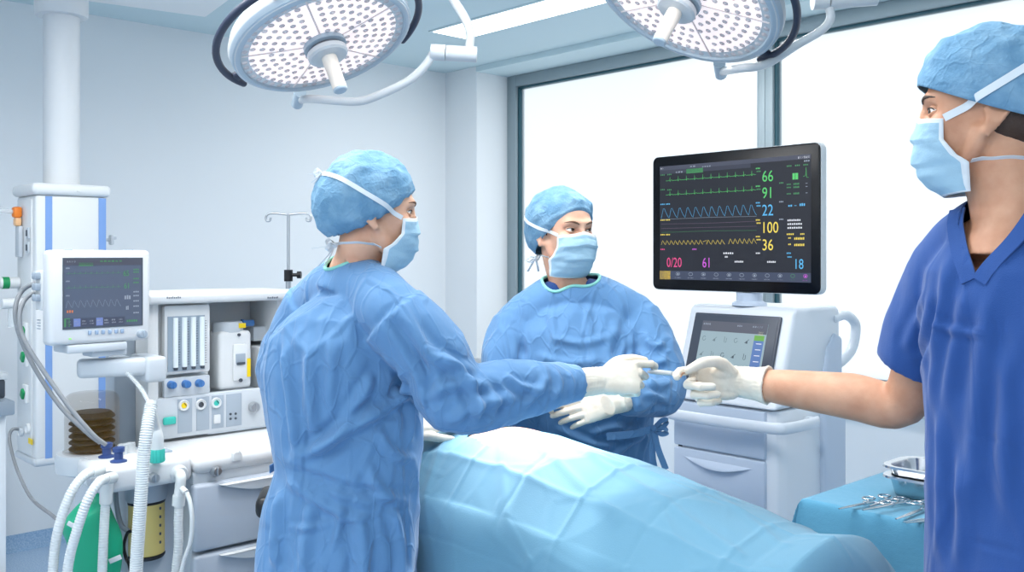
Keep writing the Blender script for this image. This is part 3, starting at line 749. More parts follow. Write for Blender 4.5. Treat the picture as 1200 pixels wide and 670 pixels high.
# ---- counter at the far left
CF = Fr(W(18, 470, 4.0) - V((0, 0, W(18, 470, 4.0).z)), A1)
z0 = W(10, 486, 4.0).z
ct = thing('side_counter', 'pale counter unit with steel edge at the far left wall', 'counter', CF.loc, CF.rz)
b = MB(); b.box((-.4, .28, z0+.03), (.8, .56, .06), .008); b.build('worktop', m_plas3, ct)
b = MB(); b.box((-.4, .3, z0/2+.03), (.76, .5, z0-.06), .01); b.build('cabinet', m_wall, ct)
b = MB(); b.box((-.4, .02, .05), (.76, .02, .1)); b.build('plinth', m_plas3, ct)
bx = thing('storage_tray', 'dark grey tray with white lid on the far left counter', 'tray', CF.M @ V((-.16, .25, z0+.06)), CF.rz)
b = MB(); b.box((0, 0, .04), (.3, .3, .08), .01); b.build('base', m_dgrey, bx)
b = MB(); b.box((0, 0, .095), (.32, .32, .03), .008); b.build('lid', m_plas, bx)
b = MB(); b.prism([(-.15, -.1), (.12, -.1), (.07, .15), (-.15, .15)], .16, .01, mx=Matrix.Translation((0, 0, .111))); b.build('top_bin', mat('pale_blue_plastic', (196, 212, 228), .4), bx)
# ---- drip stand
iv = W(338, 250, 3.75)
dp = thing('drip_stand', 'slim steel drip stand with two hooks behind the machine', 'drip stand', (iv.x, iv.y, 0))
zt = iv.z; zc = W(338, 322, 3.75).z
b = MB(); b.cyl((0, 0, .06), (0, 0, zc), .011, n=16); b.cyl((0, 0, zc), (0, 0, zt), .0065, n=14); b.build('pole', m_chrome, dp)
for s in (-1, 1):
    b = MB(); hw = 26*3.75/F
    b.tube([(0, 0, zt-.005), (s*hw*.5, 0, zt), (s*hw*.85, 0, zt), (s*hw*1.0, 0, zt-.012), (s*hw*.98, 0, zt-.028), (s*hw*.84, 0, zt-.028), (s*hw*.8, 0, zt-.016)], .0045, n=10, spline=6); b.build('hook', m_chrome, dp)
b = MB(); b.cyl((0, 0, zc-.025), (0, 0, zc+.02), .017, n=16); b.cyl((.012, 0, zc), (.04, 0, zc), .007, n=12); b.cyl((.035, 0, zc), (.05, 0, zc), .014, n=14); b.build('clamp', m_black, dp)
for k in range(5):
    a = k*2*PI/5; b = MB(); b.tube([(0, 0, .07), (.26*math.cos(a), .26*math.sin(a), .05)], [.016, .012], n=10); b.ell((.26*math.cos(a), .26*math.sin(a), .026), (.026, .026, .026), 14, 8); b.build('foot', m_chrome, dp)
# ---- stool with black cushion behind the left surgeon
st = W(314, 600, 2.45)
so = thing('stool', 'stool with black cushion between the drawers and the surgeon', 'stool', (st.x, st.y, 0), .15)
zt = W(316, 575, 2.45).z; b = MB(); b.box((.055, 0, zt-.028), (.16, .15, .056), .02, 4); b.build('cushion', m_black, so)
b = MB(); b.box((.06, 0, zt-.07), (.15, .14, .028), .01); b.build('seat_pan', m_plas, so)
b = MB(); b.cyl((.06, 0, .1), (.06, 0, zt-.08), .022); b.build('column', m_chrome, so)
for k in range(5):
    a = k*2*PI/5; b = MB(); b.tube([(.06, 0, .1), (.06+.11*math.cos(a), .11*math.sin(a), .07)], [.02, .014], n=10); b.ell((.06+.11*math.cos(a), .11*math.sin(a), .028), (.026, .026, .028), 14, 8); b.build('foot', m_plas3, so)
# ================================================================ RIGHT SIDE: cart with monitor, instrument table
KF = Fr((.832, 3.1, 0), math.atan2(-D2.y, -D2.x))
m_cart = mat('cart_white', (228, 233, 239), .35)
m_cart2 = mat('cart_grey_blue', (196, 208, 224), .4)
cart = thing('medical_cart', 'white medical cart with tilted touchscreen, drawers and a curved front bar', 'medical cart', KF.loc, KF.rz)
b = MB()                                             # body with rounded front corners
b.prism([(-.372, .03), (-.36, .012), (-.33, .0), (-.0, .0), (.03, .012), (.04, .05), (.04, .40), (-.372, .40)], .80, .008, 2, mx=Matrix.Translation((0, 0, .13)))
b.build('body', m_cart, cart)
b = MB(); b.box((-.166, .2, .1), (.44, .46, .06), .02); b.build('base', m_cart2, cart)
for x_, y_ in ((-.34, .0), (.01, .0), (-.34, .4), (.01, .4)):
    b = MB(); b.m = Matrix.Translation((x_, y_, .036)) @ rotm('Y', 90); b.lathe([(.03, -.012), (.035, -.009), (.035, .009), (.03, .012)], 20); b.build('caster', m_dgrey, cart)
for i, (z0, z1) in enumerate(((.772, .927), (.607, .765), (.44, .6), (.2, .433))):
    b = MB(); b.box((-.187, -.003, (z0+z1)/2), (.366, .022, z1-z0), .006, 2)
    d = b.build('drawer', m_cart2, cart)
    if i:
        n = 20; b = MB(); w2 = .14; top = [(-w2+2*w2*k/n, .0) for k in range(n+1)]; low = [(-w2+2*w2*k/n, -.028*math.sin(PI*k/n)-.002) for k in range(n, -1, -1)]
        def lip(u, v):
            x = -w2+2*w2*u; dz = -.03*math.sin(PI*u)
            yy = -.0145-.016*math.sin(PI*u)*(math.sin(PI*.5*v) if v < .999 else 1)*1.0
            return V((-.187+x, yy if v < .95 else yy+.012*math.sin(PI*u), z1-.028+dz*v))
        b.grid(lip, 24, 8); b.build('handle', m_cart2, d, recalc=False)
b = MB(); b.box((-.185, .012, .768), (.36, .01, .012)); b.box((-.185, .012, .6035), (.36, .01, .012)); b.build('shadow_gap', m_dgrey, cart)
# front bar
b = MB()
path = [(-.395, .06, .885), (-.40, -.02, .885), (-.37, -.05, .885), (-.2, -.058, .885), (-.02, -.05, .885), (.055, -.035, .885), (.078, .0, .885), (.08, .12, .885), (.075, .18, .885)]
b.tube(path, .018, n=16, flat=(.55, 1.05), up=(0, 0, 1), spline=8, round_ends=False)
for y_ in (.17,): b.box((.058, y_, .885), (.04, .03, .03), .006)
b.box((-.385, .06, .885), (.03, .03, .03), .006)
b.build('front_bar', m_cart, cart)
# console head, its face tilts back
zb, zt = .935, 1.262
prof = [(-.02, zb), (.0, zb+.02), (.095, zt-.012), (.115, zt), (.385, zt), (.4, zt-.02), (.4, zb)]
b = MB(); mxs = Matrix(((0, 0, 1, 0), (1, 0, 0, 0), (0, 1, 0, 0), (0, 0, 0, 1)))
b.prism(prof, .42, .016, 3, mx=Matrix.Translation((-.38, 0, 0)) @ mxs); b.build('console_head', m_cart, cart)
b = MB(); b.prism([(.24, .93), (.40, .93), (.40, 1.15), (.35, 1.17), (.30, 1.12), (.27, 1.02)], .05, .012, 3, mx=Matrix.Translation((.0, 0, 0)) @ mxs)
b.prism([(.26, .1), (.405, .1), (.405, 1.0), (.26, 1.0)], .03, .01, 3, mx=Matrix.Translation((.03, 0, 0)) @ mxs)
b.build('rear_column', m_cart2, cart)
# tilted touchscreen
ta = math.atan2(.095, zt-zb-.032)
TM = Matrix.Translation((-.17, .047, (zb+zt)/2+.004)) @ Matrix.Rotation(-ta, 4, 'X')
b = MB(); b.box((0, -.006, 0), (.345, .012, .27), .005, 2); b.box((0, -.012, 0), (.33, .004, .255), .002)
o = b.build('screen_bezel', mat('bezel_slate', (72, 78, 90), .4), cart); o.matrix_local = TM
ts = Scr(-.13, .105, .262, .225, -.0152, emi('panel_pale', (186, 212, 222), .55))
ts.rect(0, 0, 1, .16, emi('panel_header', (120, 124, 140), .45)); ts.smudge(.02, .05, .12, .03, 'k', 4); ts.smudge(.55, .05, .08, .03, 'k', 3); ts.smudge(.78, .05, .16, .03, 'k', 5); ts.rect(.88, .12, .95, .17, emi('panel_cream', (225, 225, 190), .6))
ts.rect(.83, .18, .975, .26, emi('panel_green', (130, 200, 90), .6)); ts.rect(.83, .26, .975, 1, emi('panel_blue', (110, 146, 212), .6))
for k in range(7): ts.rect(.87, .3+k*.09, .95, .312+k*.09, 'w', .0008)
pi_ = emi('panel_ink', (96, 110, 124), .4); pk = emi('panel_icon', (150, 172, 182), .4)
for r_ in range(3):
    for c_ in range(5):
        u, v = .07+c_*.165, .28+r_*.24; kk = pi_ if c_ >= 2 and r_ or c_ == 4 else pk
        if (r_+c_) % 3 == 0: ts.line([(u+.025*math.cos(a), v+.035*math.sin(a)) for a in [i*.7 for i in range(9)]], .002, kk)
        elif (r_+c_) % 3 == 1: ts.line([(u-.03, v+.03), (u, v-.0), (u+.03, v-.03)], .002, kk); ts.rect(u-.015, v+.0, u+.012, v+.035, kk)
        else: ts.line([(u-.02, v-.04), (u-.008, v-.045), (u-.012, v+.04)], .002, kk); ts.line([(u+.02, v-.03), (u+.02, v+.035), (u, v+.045)], .002, kk)
o = ts.build('touchscreen', cart); o.matrix_local = TM
# side handle
b = MB(); b.tube([(.03, .36, 1.215), (.03, .45, 1.225), (.03, .515, 1.20), (.03, .53, 1.165), (.03, .50, 1.10), (.03, .42, 1.06), (.03, .38, 1.06)], .017, n=16, spline=8); b.build('side_handle', m_cart, cart)
b = MB(); b.lathe([(.06, 0), (.058, .01), (.045, .016), (.045, .045), (.002, .045)], 32, mx=Matrix.Translation((-.17, .155, zt))); b.build('monitor_post', m_cart2, cart)
# big monitor
BF = Fr((.9, 3.2, 0), KF.rz)
bmn = thing('vital_signs_monitor', 'large black framed vital signs monitor showing bright coloured waveforms above the cart', 'monitor', BF.M @ V((-.195, .0, 1.557)), BF.rz)
w2, h2 = .345, .249
def rrect(w, h, r, n=6):
    pts = []
    for cx, cy, a0 in ((w-r, h-r, 0), (-w+r, h-r, 90), (-w+r, -h+r, 180), (w-r, -h+r, 270)):
        pts += [(cx+r*math.cos(math.radians(a0+90*k/n)), cy+r*math.sin(math.radians(a0+90*k/n))) for k in range(n+1)]
    return pts
XZ = rotm('X', 90)
b = MB(); b.prism(rrect(w2, h2, .024), .034, .003, 2, mx=Matrix.Translation((0, .036, 0)) @ XZ); b.prism(rrect(w2*.8, h2*.75, .03), .04, .012, 2, mx=Matrix.Translation((0, .07, -.02)) @ XZ)
b.box((0, .06, -.17), (.12, .05, .12), .01)
b.build('back_shell', m_white, bmn)
b = MB(); b.prism(rrect(w2-.002, h2-.002, .022), .006, .002, 2, mx=Matrix.Translation((0, .003, 0)) @ XZ); b.build('front_glass', mat('monitor_black', (12, 14, 20), .22, spec=.25), bmn)
def mloc(px, py):
    p = BF.p(px, py, 0); return p.x+.195, p.z-1.557
sx0 = mloc(774, 250)[0]; sx1 = mloc(951, 250)[0]; sz1 = mloc(862, 188)[1]; sz0 = mloc(862, 329)[1]
ms = Scr(sx0, sz1, sx1-sx0, sz1-sz0, -.0036, emi('screen_base', (38, 40, 50), .8))
R_ = ms; ms.warp = .15; ms.fine = .72
R_.rect(0, 0, 1, .035, 'h'); R_.rect(0, .035, .6, .07, emi('screen_header2', (62, 66, 82), .8)); R_.rect(.175, .04, .285, .078, 'd'); R_.smudge(.105, .06, .05, .02, 'k', 3); R_.smudge(.2, .02, .04, .015, 'k', 2); R_.smudge(.28, .03, .06, .015, 'k', 4)
R_.smudge(.005, .018, .025, .015, 'w', 2); R_.smudge(.915, .02, .08, .025, 'w', 6); R_.smudge(.955, .05, .04, .018, 'k', 3)
R_.line(ecg(11, .04, .635, .13, .035), .0011, 'g'); R_.line(ecg(11, .04, .635, .255, .035), .0011, 'g')
R_.line(saw(12, .01, .64, .41, .1), .0011, 'c')
R_.line([(.01, .47), (.3, .465), (.64, .47)], .0008, 'k'); R_.line([(.01, .51), (.3, .515), (.64, .51)], .0008, 'm'); R_.line([(.01, .55), (.64, .55)], .0008, 'm'); R_.line([(.01, .585), (.35, .58), (.64, .585)], .0008, 'd')
R_.line(saw(10, .01, .285, .675, .04, .35, 8), .0011, 'y'); R_.line([(.285, .672), (.31, .66)]+saw(4, .31, .43, .675, .04, .35, 8), .0011, 'y'); R_.line(saw(6, .455, .64, .67, .045, .35, 8), .0011, 'y')
for t, u, v, k in (('66', .675, .15, 'g'), ('91', .675, .285, 'g'), ('22', .675, .425, 'c'), ('100', .67, .565, 'y'), ('36', .675, .705, 'y')): R_.text(t, u, v+.003, .128, k, sx=.84)
R_.text('0/20', .045, .855, .12, 'r', sx=.78); R_.text('61', .28, .855, .12, 'v', sx=.78); R_.text('18', .885, .86, .112, 'c', sx=.8)
for u, v, k in ((.005, .075, 'd'), (.05, .075, 'd'), (.005, .205, 'd'), (.05, .21, 'd'), (.005, .335, 'c'), (.04, .335, 'c'), (.005, .475, 'y'), (.04, .475, 'y'), (.005, .605, 'y'), (.04, .605, 'y'), (.005, .735, 'r'), (.215, .735, 'v'), (.635, .08, 'g'), (.64, .105, 'd'), (.635, .225, 'g'), (.64, .25, 'd'), (.635, .36, 'c'), (.64, .385, 'c'), (.635, .5, 'y'), (.64, .525, 'y'), (.635, .635, 'y'), (.64, .66, 'y'), (.79, .21, 'd'), (.79, .36, 'k'), (.79, .5, 'k'), (.635, .77, 'w'), (.84, .77, 'c'), (.845, .8, 'c')): R_.smudge(u, v, .03, .016, k, 3)
for u, v, w_ in ((.42, .77, .07), (.43, .8, .02), (.495, .84, .06), (.71, .84, .06)): R_.smudge(u, v, w_, .02, 'w', 5)
for i in range(3): R_.smudge(.84+.055*i, .08, .035, .016, 'd', 3)
R_.rect(.878, .14, .915, .19, 'g'); R_.rect(.893, .14, .898, .19, emi('screen_base', (38, 40, 50))); R_.line([(.95, .17), (.965, .165), (.968, .1), (.972, .18), (.985, .18)], .0011, 'g')
for v in (.225, .25, .3): R_.smudge(.84, v, .03, .014, 'd', 3); R_.smudge(.885, v, .04, .02, 'd', 4); R_.smudge(.965, v, .02, .006, 'k', 1)
R_.smudge(.85, .395, .03, .02, 'c', 2); R_.rect(.89, .394, .905, .398, 'c'); R_.smudge(.925, .39, .04, .03, 'c', 3)
for v, w_ in ((.51, .09), (.54, .1), (.57, .1)): R_.smudge(.845, v, w_, .02, 'w', 7)
R_.smudge(.84, .62, .05, .018, 'y', 4); R_.smudge(.93, .62, .03, .018, 'y', 3)
for v in (.65, .7): R_.smudge(.85, v, .02, .016, 'y', 2); R_.smudge(.89, v+.005, .07, .026, 'y', 6)
R_.rect(0, .925, 1, 1, 't'); R_.rect(0, .925, .07, 1, emi('screen_amber', (255, 216, 50), 1.15))
for k in range(12):
    u = .035+k*.0845; c = 'd' if k == 10 else 'v' if k == 11 else ('k' if k else emi('amber_ink', (200, 160, 30), .8))
    if k: R_.line([(u+.014*math.cos(a), .95+.014*math.sin(a)) for a in [i*.8 for i in range(9)]], .0014, c, .001)
    if k % 2: R_.rect(u-.005, .945, u+.006, .958, c, .001)
    R_.smudge(u-.02, .983, .04, .012, c, 5)
R_.build('screen', bmn)
# ---- instrument table under a blue drape
m_drape = mat('blue_drape', (92, 156, 186), .75, spec=.15, sheen=.3, bump=[(60, .12, (1, 1, 1)), (420, .12, (1, 1, 1))])
TB = Fr((.693, 2.25, 0), A1)                      # near-left corner, x back-right along the wall direction, y away
ta0 = V((.693, 2.25, 0)); tw, tl = .50, .75; tz = .86
TF = Fr(ta0, math.atan2(-D2.y, -D2.x))            # x towards us-right (-D2), y along D1 (back-right)
it = thing('instrument_table', 'instrument trolley hidden under the blue cloth beside the man in scrubs', 'table', TF.loc, TF.rz)
b = MB(); b.box((tl/2, tw/2, tz-.02), (tl-.02, tw-.02, .03), .004); b.build('tabletop', m_steel, it)
for x_, y_ in ((.05, .05), (tl-.05, .05), (.05, tw-.05), (tl-.05, tw-.05)):
    b = MB(); b.cyl((x_, y_, .0), (x_, y_, tz-.035), .013, n=14); b.build('leg', m_chrome, it)
b = MB()
Lx = [(-.30, 1), (0, 0)]
NX, NY = 70, 60
def tdrape(u, v):
    # arc length coordinates from the top, hanging .30 m on every side
    hang = .34; x = -hang+(tl+2*hang)*u; y = -hang+(tw+2*hang)*v
    ox = (-x if x < 0 else x-tl if x > tl else 0); oy = (-y if y < 0 else y-tw if y > tw else 0)
    cx = min(max(x, 0), tl); cy = min(max(y, 0), tw)
    d = max(ox, oy)+.35*min(ox, oy)
    if d <= 0: return V((x, y, tz+.004+.0022*mnoise.noise(V((x*9, y*9, 3)))))
    per = cx+cy*1.3
    fl = .028*d/.34*(math.sin(per*21)+.6*mnoise.noise(V((per*6, d*3, 1))))*min(1, d*6) + .07*d
    sx = -1 if x < 0 else 1 if x > tl else 0; sy = -1 if y < 0 else 1 if y > tw else 0
    if sx and sy: k = .7071; flx = sx*(fl+.045*min(ox, oy)/.34)*k*1.5; fly = sy*(fl+.045*min(ox, oy)/.34)*k*1.5
    else: flx, fly = sx*fl, sy*fl
    rnd = .012*(1-math.exp(-d/.012)); zz = tz+.004-max(0, d-.006)
    return V((cx+flx+sx*rnd, cy+fly+sy*rnd, zz))
b.grid(tdrape, NX*2, NY*2)
dr = b.build('table_drape', m_drape, ang=180); dr.location = TF.loc; dr.rotation_euler = (0, 0, TF.rz)
sub = dr.modifiers.new('s', 'SOLIDIFY'); sub.thickness = .0012
tag(dr, 'blue cloth draped over the instrument table beside the man in scrubs', 'drape')
# stacked kidney trays
def tray(name, label, z, dz):
    c = TF.M @ V((.225, .23, z)); t = thing(name, label, 'tray', c, KF.rz, 'steel instrument trays')
    W2, L2, hh = .07, .11, .046
    b = MB()
    def ring(wx, wy, z_, r): return [V((x, y, z_)) for x, y in rrect(wx, wy, r)]
    b.loft([ring(L2*.86, W2*.80, .0, .02), ring(L2*.88, W2*.82, .003, .02), ring(L2, W2, hh, .035), ring(L2+.012, W2+.012, hh+.001, .04), ring(L2+.013, W2+.013, hh-.002, .04), ring(L2+.012, W2+.012, hh+.003, .04), ring(L2-.003, W2-.003, hh+.002, .033), ring(L2*.87, W2*.81, .006, .02)])
    b.build('basin', m_steel, t); return t
tray('steel_tray', 'lower steel tray standing on the blue instrument table', tz+.006, 0)
tray('steel_tray', 'upper steel tray stacked inside the lower one on the instrument table', tz+.030, 0)
def rod(b, pts, r, n=8, spline=4): b.tube(pts, r, n=n, spline=spline)
def scissors(label, px, py, px2, py2, open_=.12, name='scissors', dz=0):
    h0 = (CAMH-tz-.012)*F
    a = W(px, py, h0/(py-HOR)); c = W(px2, py2, h0/(py2-HOR)); a.z += dz; c.z += dz; d = (c-a); L = d.length; rz = math.atan2(d.y, d.x)
    t = thing(name, label, name, a, rz, 'instruments on the blue table')
    for s in (-1, 1):
        b = MB(); k = s*open_
        e = .62*L
        rod(b, [(0, s*.001, 0), (e*.5, s*.0022, 0), (e, 0, 0)], [.0012, .0022, .003])
        rod(b, [(e, 0, 0), (e+.15*L, -s*.006, .001), (L*.86, -s*(.010+.02*open_*6), .001)], [.003, .0022, .002])
        cx, cy, rr = L*.93, -s*(.014+.012*open_*6), .0125
        b.tube([(cx+rr*1.25*math.cos(q), cy+rr*math.sin(q), .001) for q in [2*PI*i/20 for i in range(21)]], .0021, n=8)
        b.build('blade', m_steel, t)
    b = MB(); b.cyl((.62*L, 0, -.004), (.62*L, 0, .005), .004, n=12); b.build('pivot', m_steel, t)
scissors('thin steel scissors at the left end of the blue instrument table', 983, 596, 1031, 586)
scissors('steel clamp just behind the middle of the row of instruments', 1019, 593, 1049, 583, name='clamp')
scissors('steel clamp with open ring handles in the middle of the row of instruments', 1011, 601, 1068, 590, name='clamp', dz=.007)
scissors('steel scissors pointing left next to the scrubs of the man', 1050, 608, 1098, 590)
def forceps(label, px, py, px2, py2):
    h0 = (CAMH-tz-.010)*F
    a = W(px, py, h0/(py-HOR)); c = W(px2, py2, h0/(py2-HOR)); d = c-a; L = d.length
    t = thing('forceps', label, 'forceps', a, math.atan2(d.y, d.x), 'instruments on the blue table')
    for s in (-1, 1):
        b = MB(); b.tube([(0, s*.004, 0), (L*.4, s*.006, 0), (L, 0, 0)], [.0016, .004, .003], n=8, spline=6, flat=(1, .5)); b.build('arm', m_steel, t)
forceps('short steel forceps nearest the front edge of the blue table', 1060, 612, 1108, 606)
# ================================================================ SURGICAL LAMPS
m_led = mat('led_lens_face', (250, 238, 234), .3, emit=(255, 232, 226), es=.62)
m_bulb = mat('led_bulb', (206, 196, 196), .15, spec=.8)
m_lampw = mat('lamp_white', (200, 205, 208), .35)
m_lampg = mat('lamp_rim_grey', (172, 188, 200), .4)
m_hand = mat('lamp_handle_dark', (46, 54, 74), .45)
m_cream = mat('handle_cream', (236, 226, 214), .45)
BELLY = V((.05, 2.18, 1.0))
def lamp(label, cpx, d, majpx, tilt, ratio, arcs, sectors):
    c = W(*cpx, d); v = (c-V((0, 0, CAMH))).normalized()
    r_ = v.cross(V((0, 0, 1))).normalized(); u_ = r_.cross(v)
    ph = math.radians(tilt)                            # major axis direction in the picture, up to the right positive
    maj = r_*math.cos(ph)+u_*math.sin(ph); mnr = r_*math.sin(ph)-u_*math.cos(ph)
    n = -v*ratio+mnr*math.sqrt(1-ratio*ratio)
    M = frame(c, maj, z=n)
    R = majpx*d/F*1.0
    t = bpy.data.objects.new('surgical_lamp', None); COL.objects.link(t); tag(t, label, 'surgical lamp'); t.matrix_world = M
    t.empty_display_size = .05
    Ro = R*1.10
    b = MB(); b.lathe([(R*1.0, .004), (R*1.02, .010), (R*1.07, .008), (Ro, -.008), (Ro+.002, -.03), (Ro-.01, -.055), (R*.86, -.085), (R*.45, -.105), (.002, -.11)], 96)
    b.build('housing', m_lampw, t)
    b = MB(); b.lathe([(R*.995, .004), (R*1.005, .0115), (R*1.03, .0125), (R*1.09, .004), (R*1.105, -.012)], 96, cap=False); b.build('rim', m_lampg, t)
    b = MB(); b.lathe([(R, .003), (R*.6, .007), (R*.2, .009), (.002, .009)], 96)
    for k in range(sectors):
        a = 2*PI*k/sectors+.35
        b.tube([(R*.2*math.cos(a), R*.2*math.sin(a), .0085), (R*.98*math.cos(a), R*.98*math.sin(a), .004)], .0035, n=6, mi=1)
    for ri, rr in enumerate((.29, .405, .52, .635, .75, .865, .955)):
        nn = int(6.2*rr*R/.030)
        for k in range(nn):
            a = 2*PI*(k+.5*(ri % 2))/nn
            if min(abs(((a-.35)*sectors/(2*PI)+.5) % 1-.5)*2*PI/sectors*rr*R, 9) < .009: continue
            q = (rr*R*math.cos(a), rr*R*math.sin(a))
            zz = .009-.006*rr**2
            b.lathe([(.0105, 0), (.009, .003), (.005, .0045), (.001, .0048)], 10, mi=2 if (k*7+ri) % 3 else 3, mx=Matrix.Translation((q[0], q[1], zz-.002)), cap=False)
    b.build('light_face', [m_led, mat('led_divider', (225, 214, 212), .4), m_bulb, mat('led_bulb_pale', (226, 216, 214), .15, spec=.8)], t)
    b = MB(); b.lathe([(.066, .006), (.066, .022), (.055, .024), (.002, .024)], 40); b.build('hub_ring', m_lampg, t)
    b = MB(); b.lathe([(.05, .022), (.05, .034), (.002, .035)], 40); b.build('hub_gap', mat('hub_shadow', (110, 112, 120), .5), t)
    b = MB(); b.lathe([(.05, .034), (.062, .036), (.062, .05), (.056, .056), (.002, .057)], 40); b.build('hub_cap', m_lampw, t)
    b = MB(); b.lathe([(.023, .055), (.024, .07), (.0215, .13), (.022, .165), (.002, .165)], 28); gh = b.build('grip', m_cream, t)
    b = MB(); b.lathe([(.0215, .164), (.0215, .171), (.018, .174), (.002, .174)], 28); b.build('grip_cap', m_lampg, gh)
    Mi = M.inverted()
    def onp(px, py, z):
        a = Mi @ V((0, 0, CAMH)); e = Mi @ W(px, py, 1.0); dd = e-a; return a+dd*((z-a.z)/dd.z)
    for (pa, pb_) in arcs:
        qa, qb = onp(*pa, -.03), onp(*pb_, -.03)
        a0, a1 = math.atan2(qa.y, qa.x), math.atan2(qb.y, qb.x)
        if a1-a0 > PI: a1 -= 2*PI
        if a0-a1 > PI: a1 += 2*PI
        rh = Ro+.036; pts = []
        for k in range(25):
            a = a0+(a1-a0)*k/24; e = min(k, 24-k)/24
            rr = rh-(.0 if e > .0 else 0)
            pts.append((rr*math.cos(a), rr*math.sin(a), -.03))
        b = MB(); b.tube(pts, .0115, n=12, round_ends=True)
        for f_ in (.09, .91):
            a = a0+(a1-a0)*f_
            b.box(((Ro+.018)*math.cos(a), (Ro+.018)*math.sin(a), -.03), (.04, .04, .016), .005, mx=Matrix.Rotation(a, 4, 'Z'))
        b.build('side_handle', m_hand, t)
    return t, M, R, Ro, onp
def child_world(name, b, m, t):
    """geometry given in world coordinates, parented to t without moving"""
    o = b.build(name, m, t); o.matrix_parent_inverse = t.matrix_world.inverted(); return o
L1, M1, R1, Ro1, on1 = lamp('round surgical lamp nearer the left surgeon, joint of its arm on its right', (379, 49), 2.9, 98, 20, .494, (((345, -12), (277, 103)), ((490, -22), (482, 48))), 5)
dj = 3.05
b = MB(); q0 = M1 @ on1(352, 117, -.03)
b.tube([q0, W(368, 116, dj), W(415, 119, dj), W(440, 113, dj), W(478, 95, dj), W(498, 77, dj), W(508, 62, dj)], .0135, n=16, spline=8)
b.tube([W(549, 62, dj), W(551, 40, dj), W(544, 20, dj), W(528, -6, dj), W(505, -45, dj), W(490, -100, dj), W(488, (HOR-(CEIL-CAMH)*F/dj), dj)], .0145, n=16, spline=8)
child_world('arm', b, m_lampw, L1)
b = MB(); b.cyl(W(505, 61, dj), W(522, 62, dj), .026, n=28); b.cyl(W(523, 62, dj), W(559, 64, dj), .025, n=28); child_world('arm_joint', b, m_lampw, L1)
b = MB(); b.cyl(M1 @ (on1(352, 108, -.03)), M1 @ on1(348, 122, -.03), .02, n=20); child_world('bracket', b, m_lampg, L1)
q = W(488, HOR-(CEIL-CAMH)*F/dj, dj); b = MB(); b.lathe([(.05, -.05), (.09, -.03), (.1, -.002), (.002, -.001)], 32, mx=Matrix.Translation(q)); child_world('ceiling_mount', b, m_lampw, L1)
L2, M2, R2, Ro2, on2 = lamp('round surgical lamp hanging in front of the window, mullion behind its right edge', (800, -3), 2.9, 109, -29, .54, (((700, -5), (690, -60)), ((912, -20), (897, 75))), 5)
dj = 3.0
b = MB(); q0 = M2 @ on2(845, 84, -.03)
b.tube([q0, W(868, 80, dj), W(898, 75, dj), W(935, 52, dj), W(962, 36, dj), W(973, 22, dj), W(971, 6, dj)], .0135, n=16, spline=8)
b.tube([W(1000, 0, dj), W(1002, -30, dj), W(985, -70, dj), W(960, HOR-(CEIL-CAMH)*F/dj, dj)], .0145, n=16, spline=8)
child_world('arm', b, m_lampw, L2)
b = MB(); b.cyl(W(952, 2, dj), W(970, 1, dj), .026, n=28); b.cyl(W(971.5, 1, dj), W(1027, -3, dj), .0255, n=28); child_world('arm_joint', b, m_lampw, L2)
b = MB(); b.cyl(M2 @ on2(843, 74, -.03), M2 @ on2(845, 88, -.03), .02, n=20); child_world('bracket', b, m_lampg, L2)
q = W(960, HOR-(CEIL-CAMH)*F/dj, dj); b = MB(); b.lathe([(.05, -.05), (.09, -.03), (.1, -.002), (.002, -.001)], 32, mx=Matrix.Translation(q)); child_world('ceiling_mount', b, m_lampw, L2)
for M_, o in ((M1, L1), (M2, L2)):
    c = M_ @ V((0, 0, .30))
    sp = light('lamp_beam', 'SPOT', c, 225, BELLY, .10, (1, .985, .965), (23, 1.0))
# ================================================================ PEOPLE
from mathutils.bvhtree import BVHTree
def ring(c, rx, fy, a, b, n=28, p=2.3):
    """superellipse ring: rx, fy unit axes, half sizes a (along rx) and b (along fy)"""
    out = []
    for k in range(n):
        t = 2*PI*k/n; ct, st = math.cos(t), math.sin(t)
        out.append(V(c)+V(rx)*a*math.copysign(abs(ct)**(2/p), ct)+V(fy)*b*math.copysign(abs(st)**(2/p), st))
    return out
def remesh(mb, vox, it=3, fac=.5):
    bmesh.ops.recalc_face_normals(mb.bm, faces=mb.bm.faces[:])
    me = bpy.data.meshes.new('tmp'); mb.bm.to_mesh(me); mb.bm.free()
    o = bpy.data.objects.new('tmp', me); COL.objects.link(o)
    r = o.modifiers.new('r', 'REMESH'); r.mode = 'VOXEL'; r.voxel_size = vox
    if it:
        s_ = o.modifiers.new('s', 'SMOOTH'); s_.factor = fac; s_.iterations = it
    dg = bpy.context.evaluated_depsgraph_get(); dg.update()
    out = bpy.data.meshes.new_from_object(o.evaluated_get(dg))
    bpy.data.objects.remove(o); bpy.data.meshes.remove(me)
    return out
def get_co(me):
    a = np.empty(len(me.vertices)*3, np.float32); me.vertices.foreach_get('co', a); return a.reshape(-1, 3)
def set_co(me, a):
    me.vertices.foreach_set('co', a.astype(np.float32).ravel()); me.update()
def get_no(me):
    a = np.empty(len(me.vertices)*3, np.float32); me.vertices.foreach_get('normal', a); return a.reshape(-1, 3)
def link(me, name, mats, parent=None, world=True):
    me.name = name; me.materials.clear()
    for m in (mats if isinstance(mats, (list, tuple)) else [mats]): me.materials.append(m)
    me.shade_smooth()
    o = bpy.data.objects.new(name, me); COL.objects.link(o)
    if parent:
        o.parent = parent
        if world: o.matrix_parent_inverse = Matrix.Translation(parent.location).inverted()
    return o
def limb(b, pts, rs, n=18, sub=6):
    b.tube(pts, rs, n=n, spline=sub, round_ends=True)
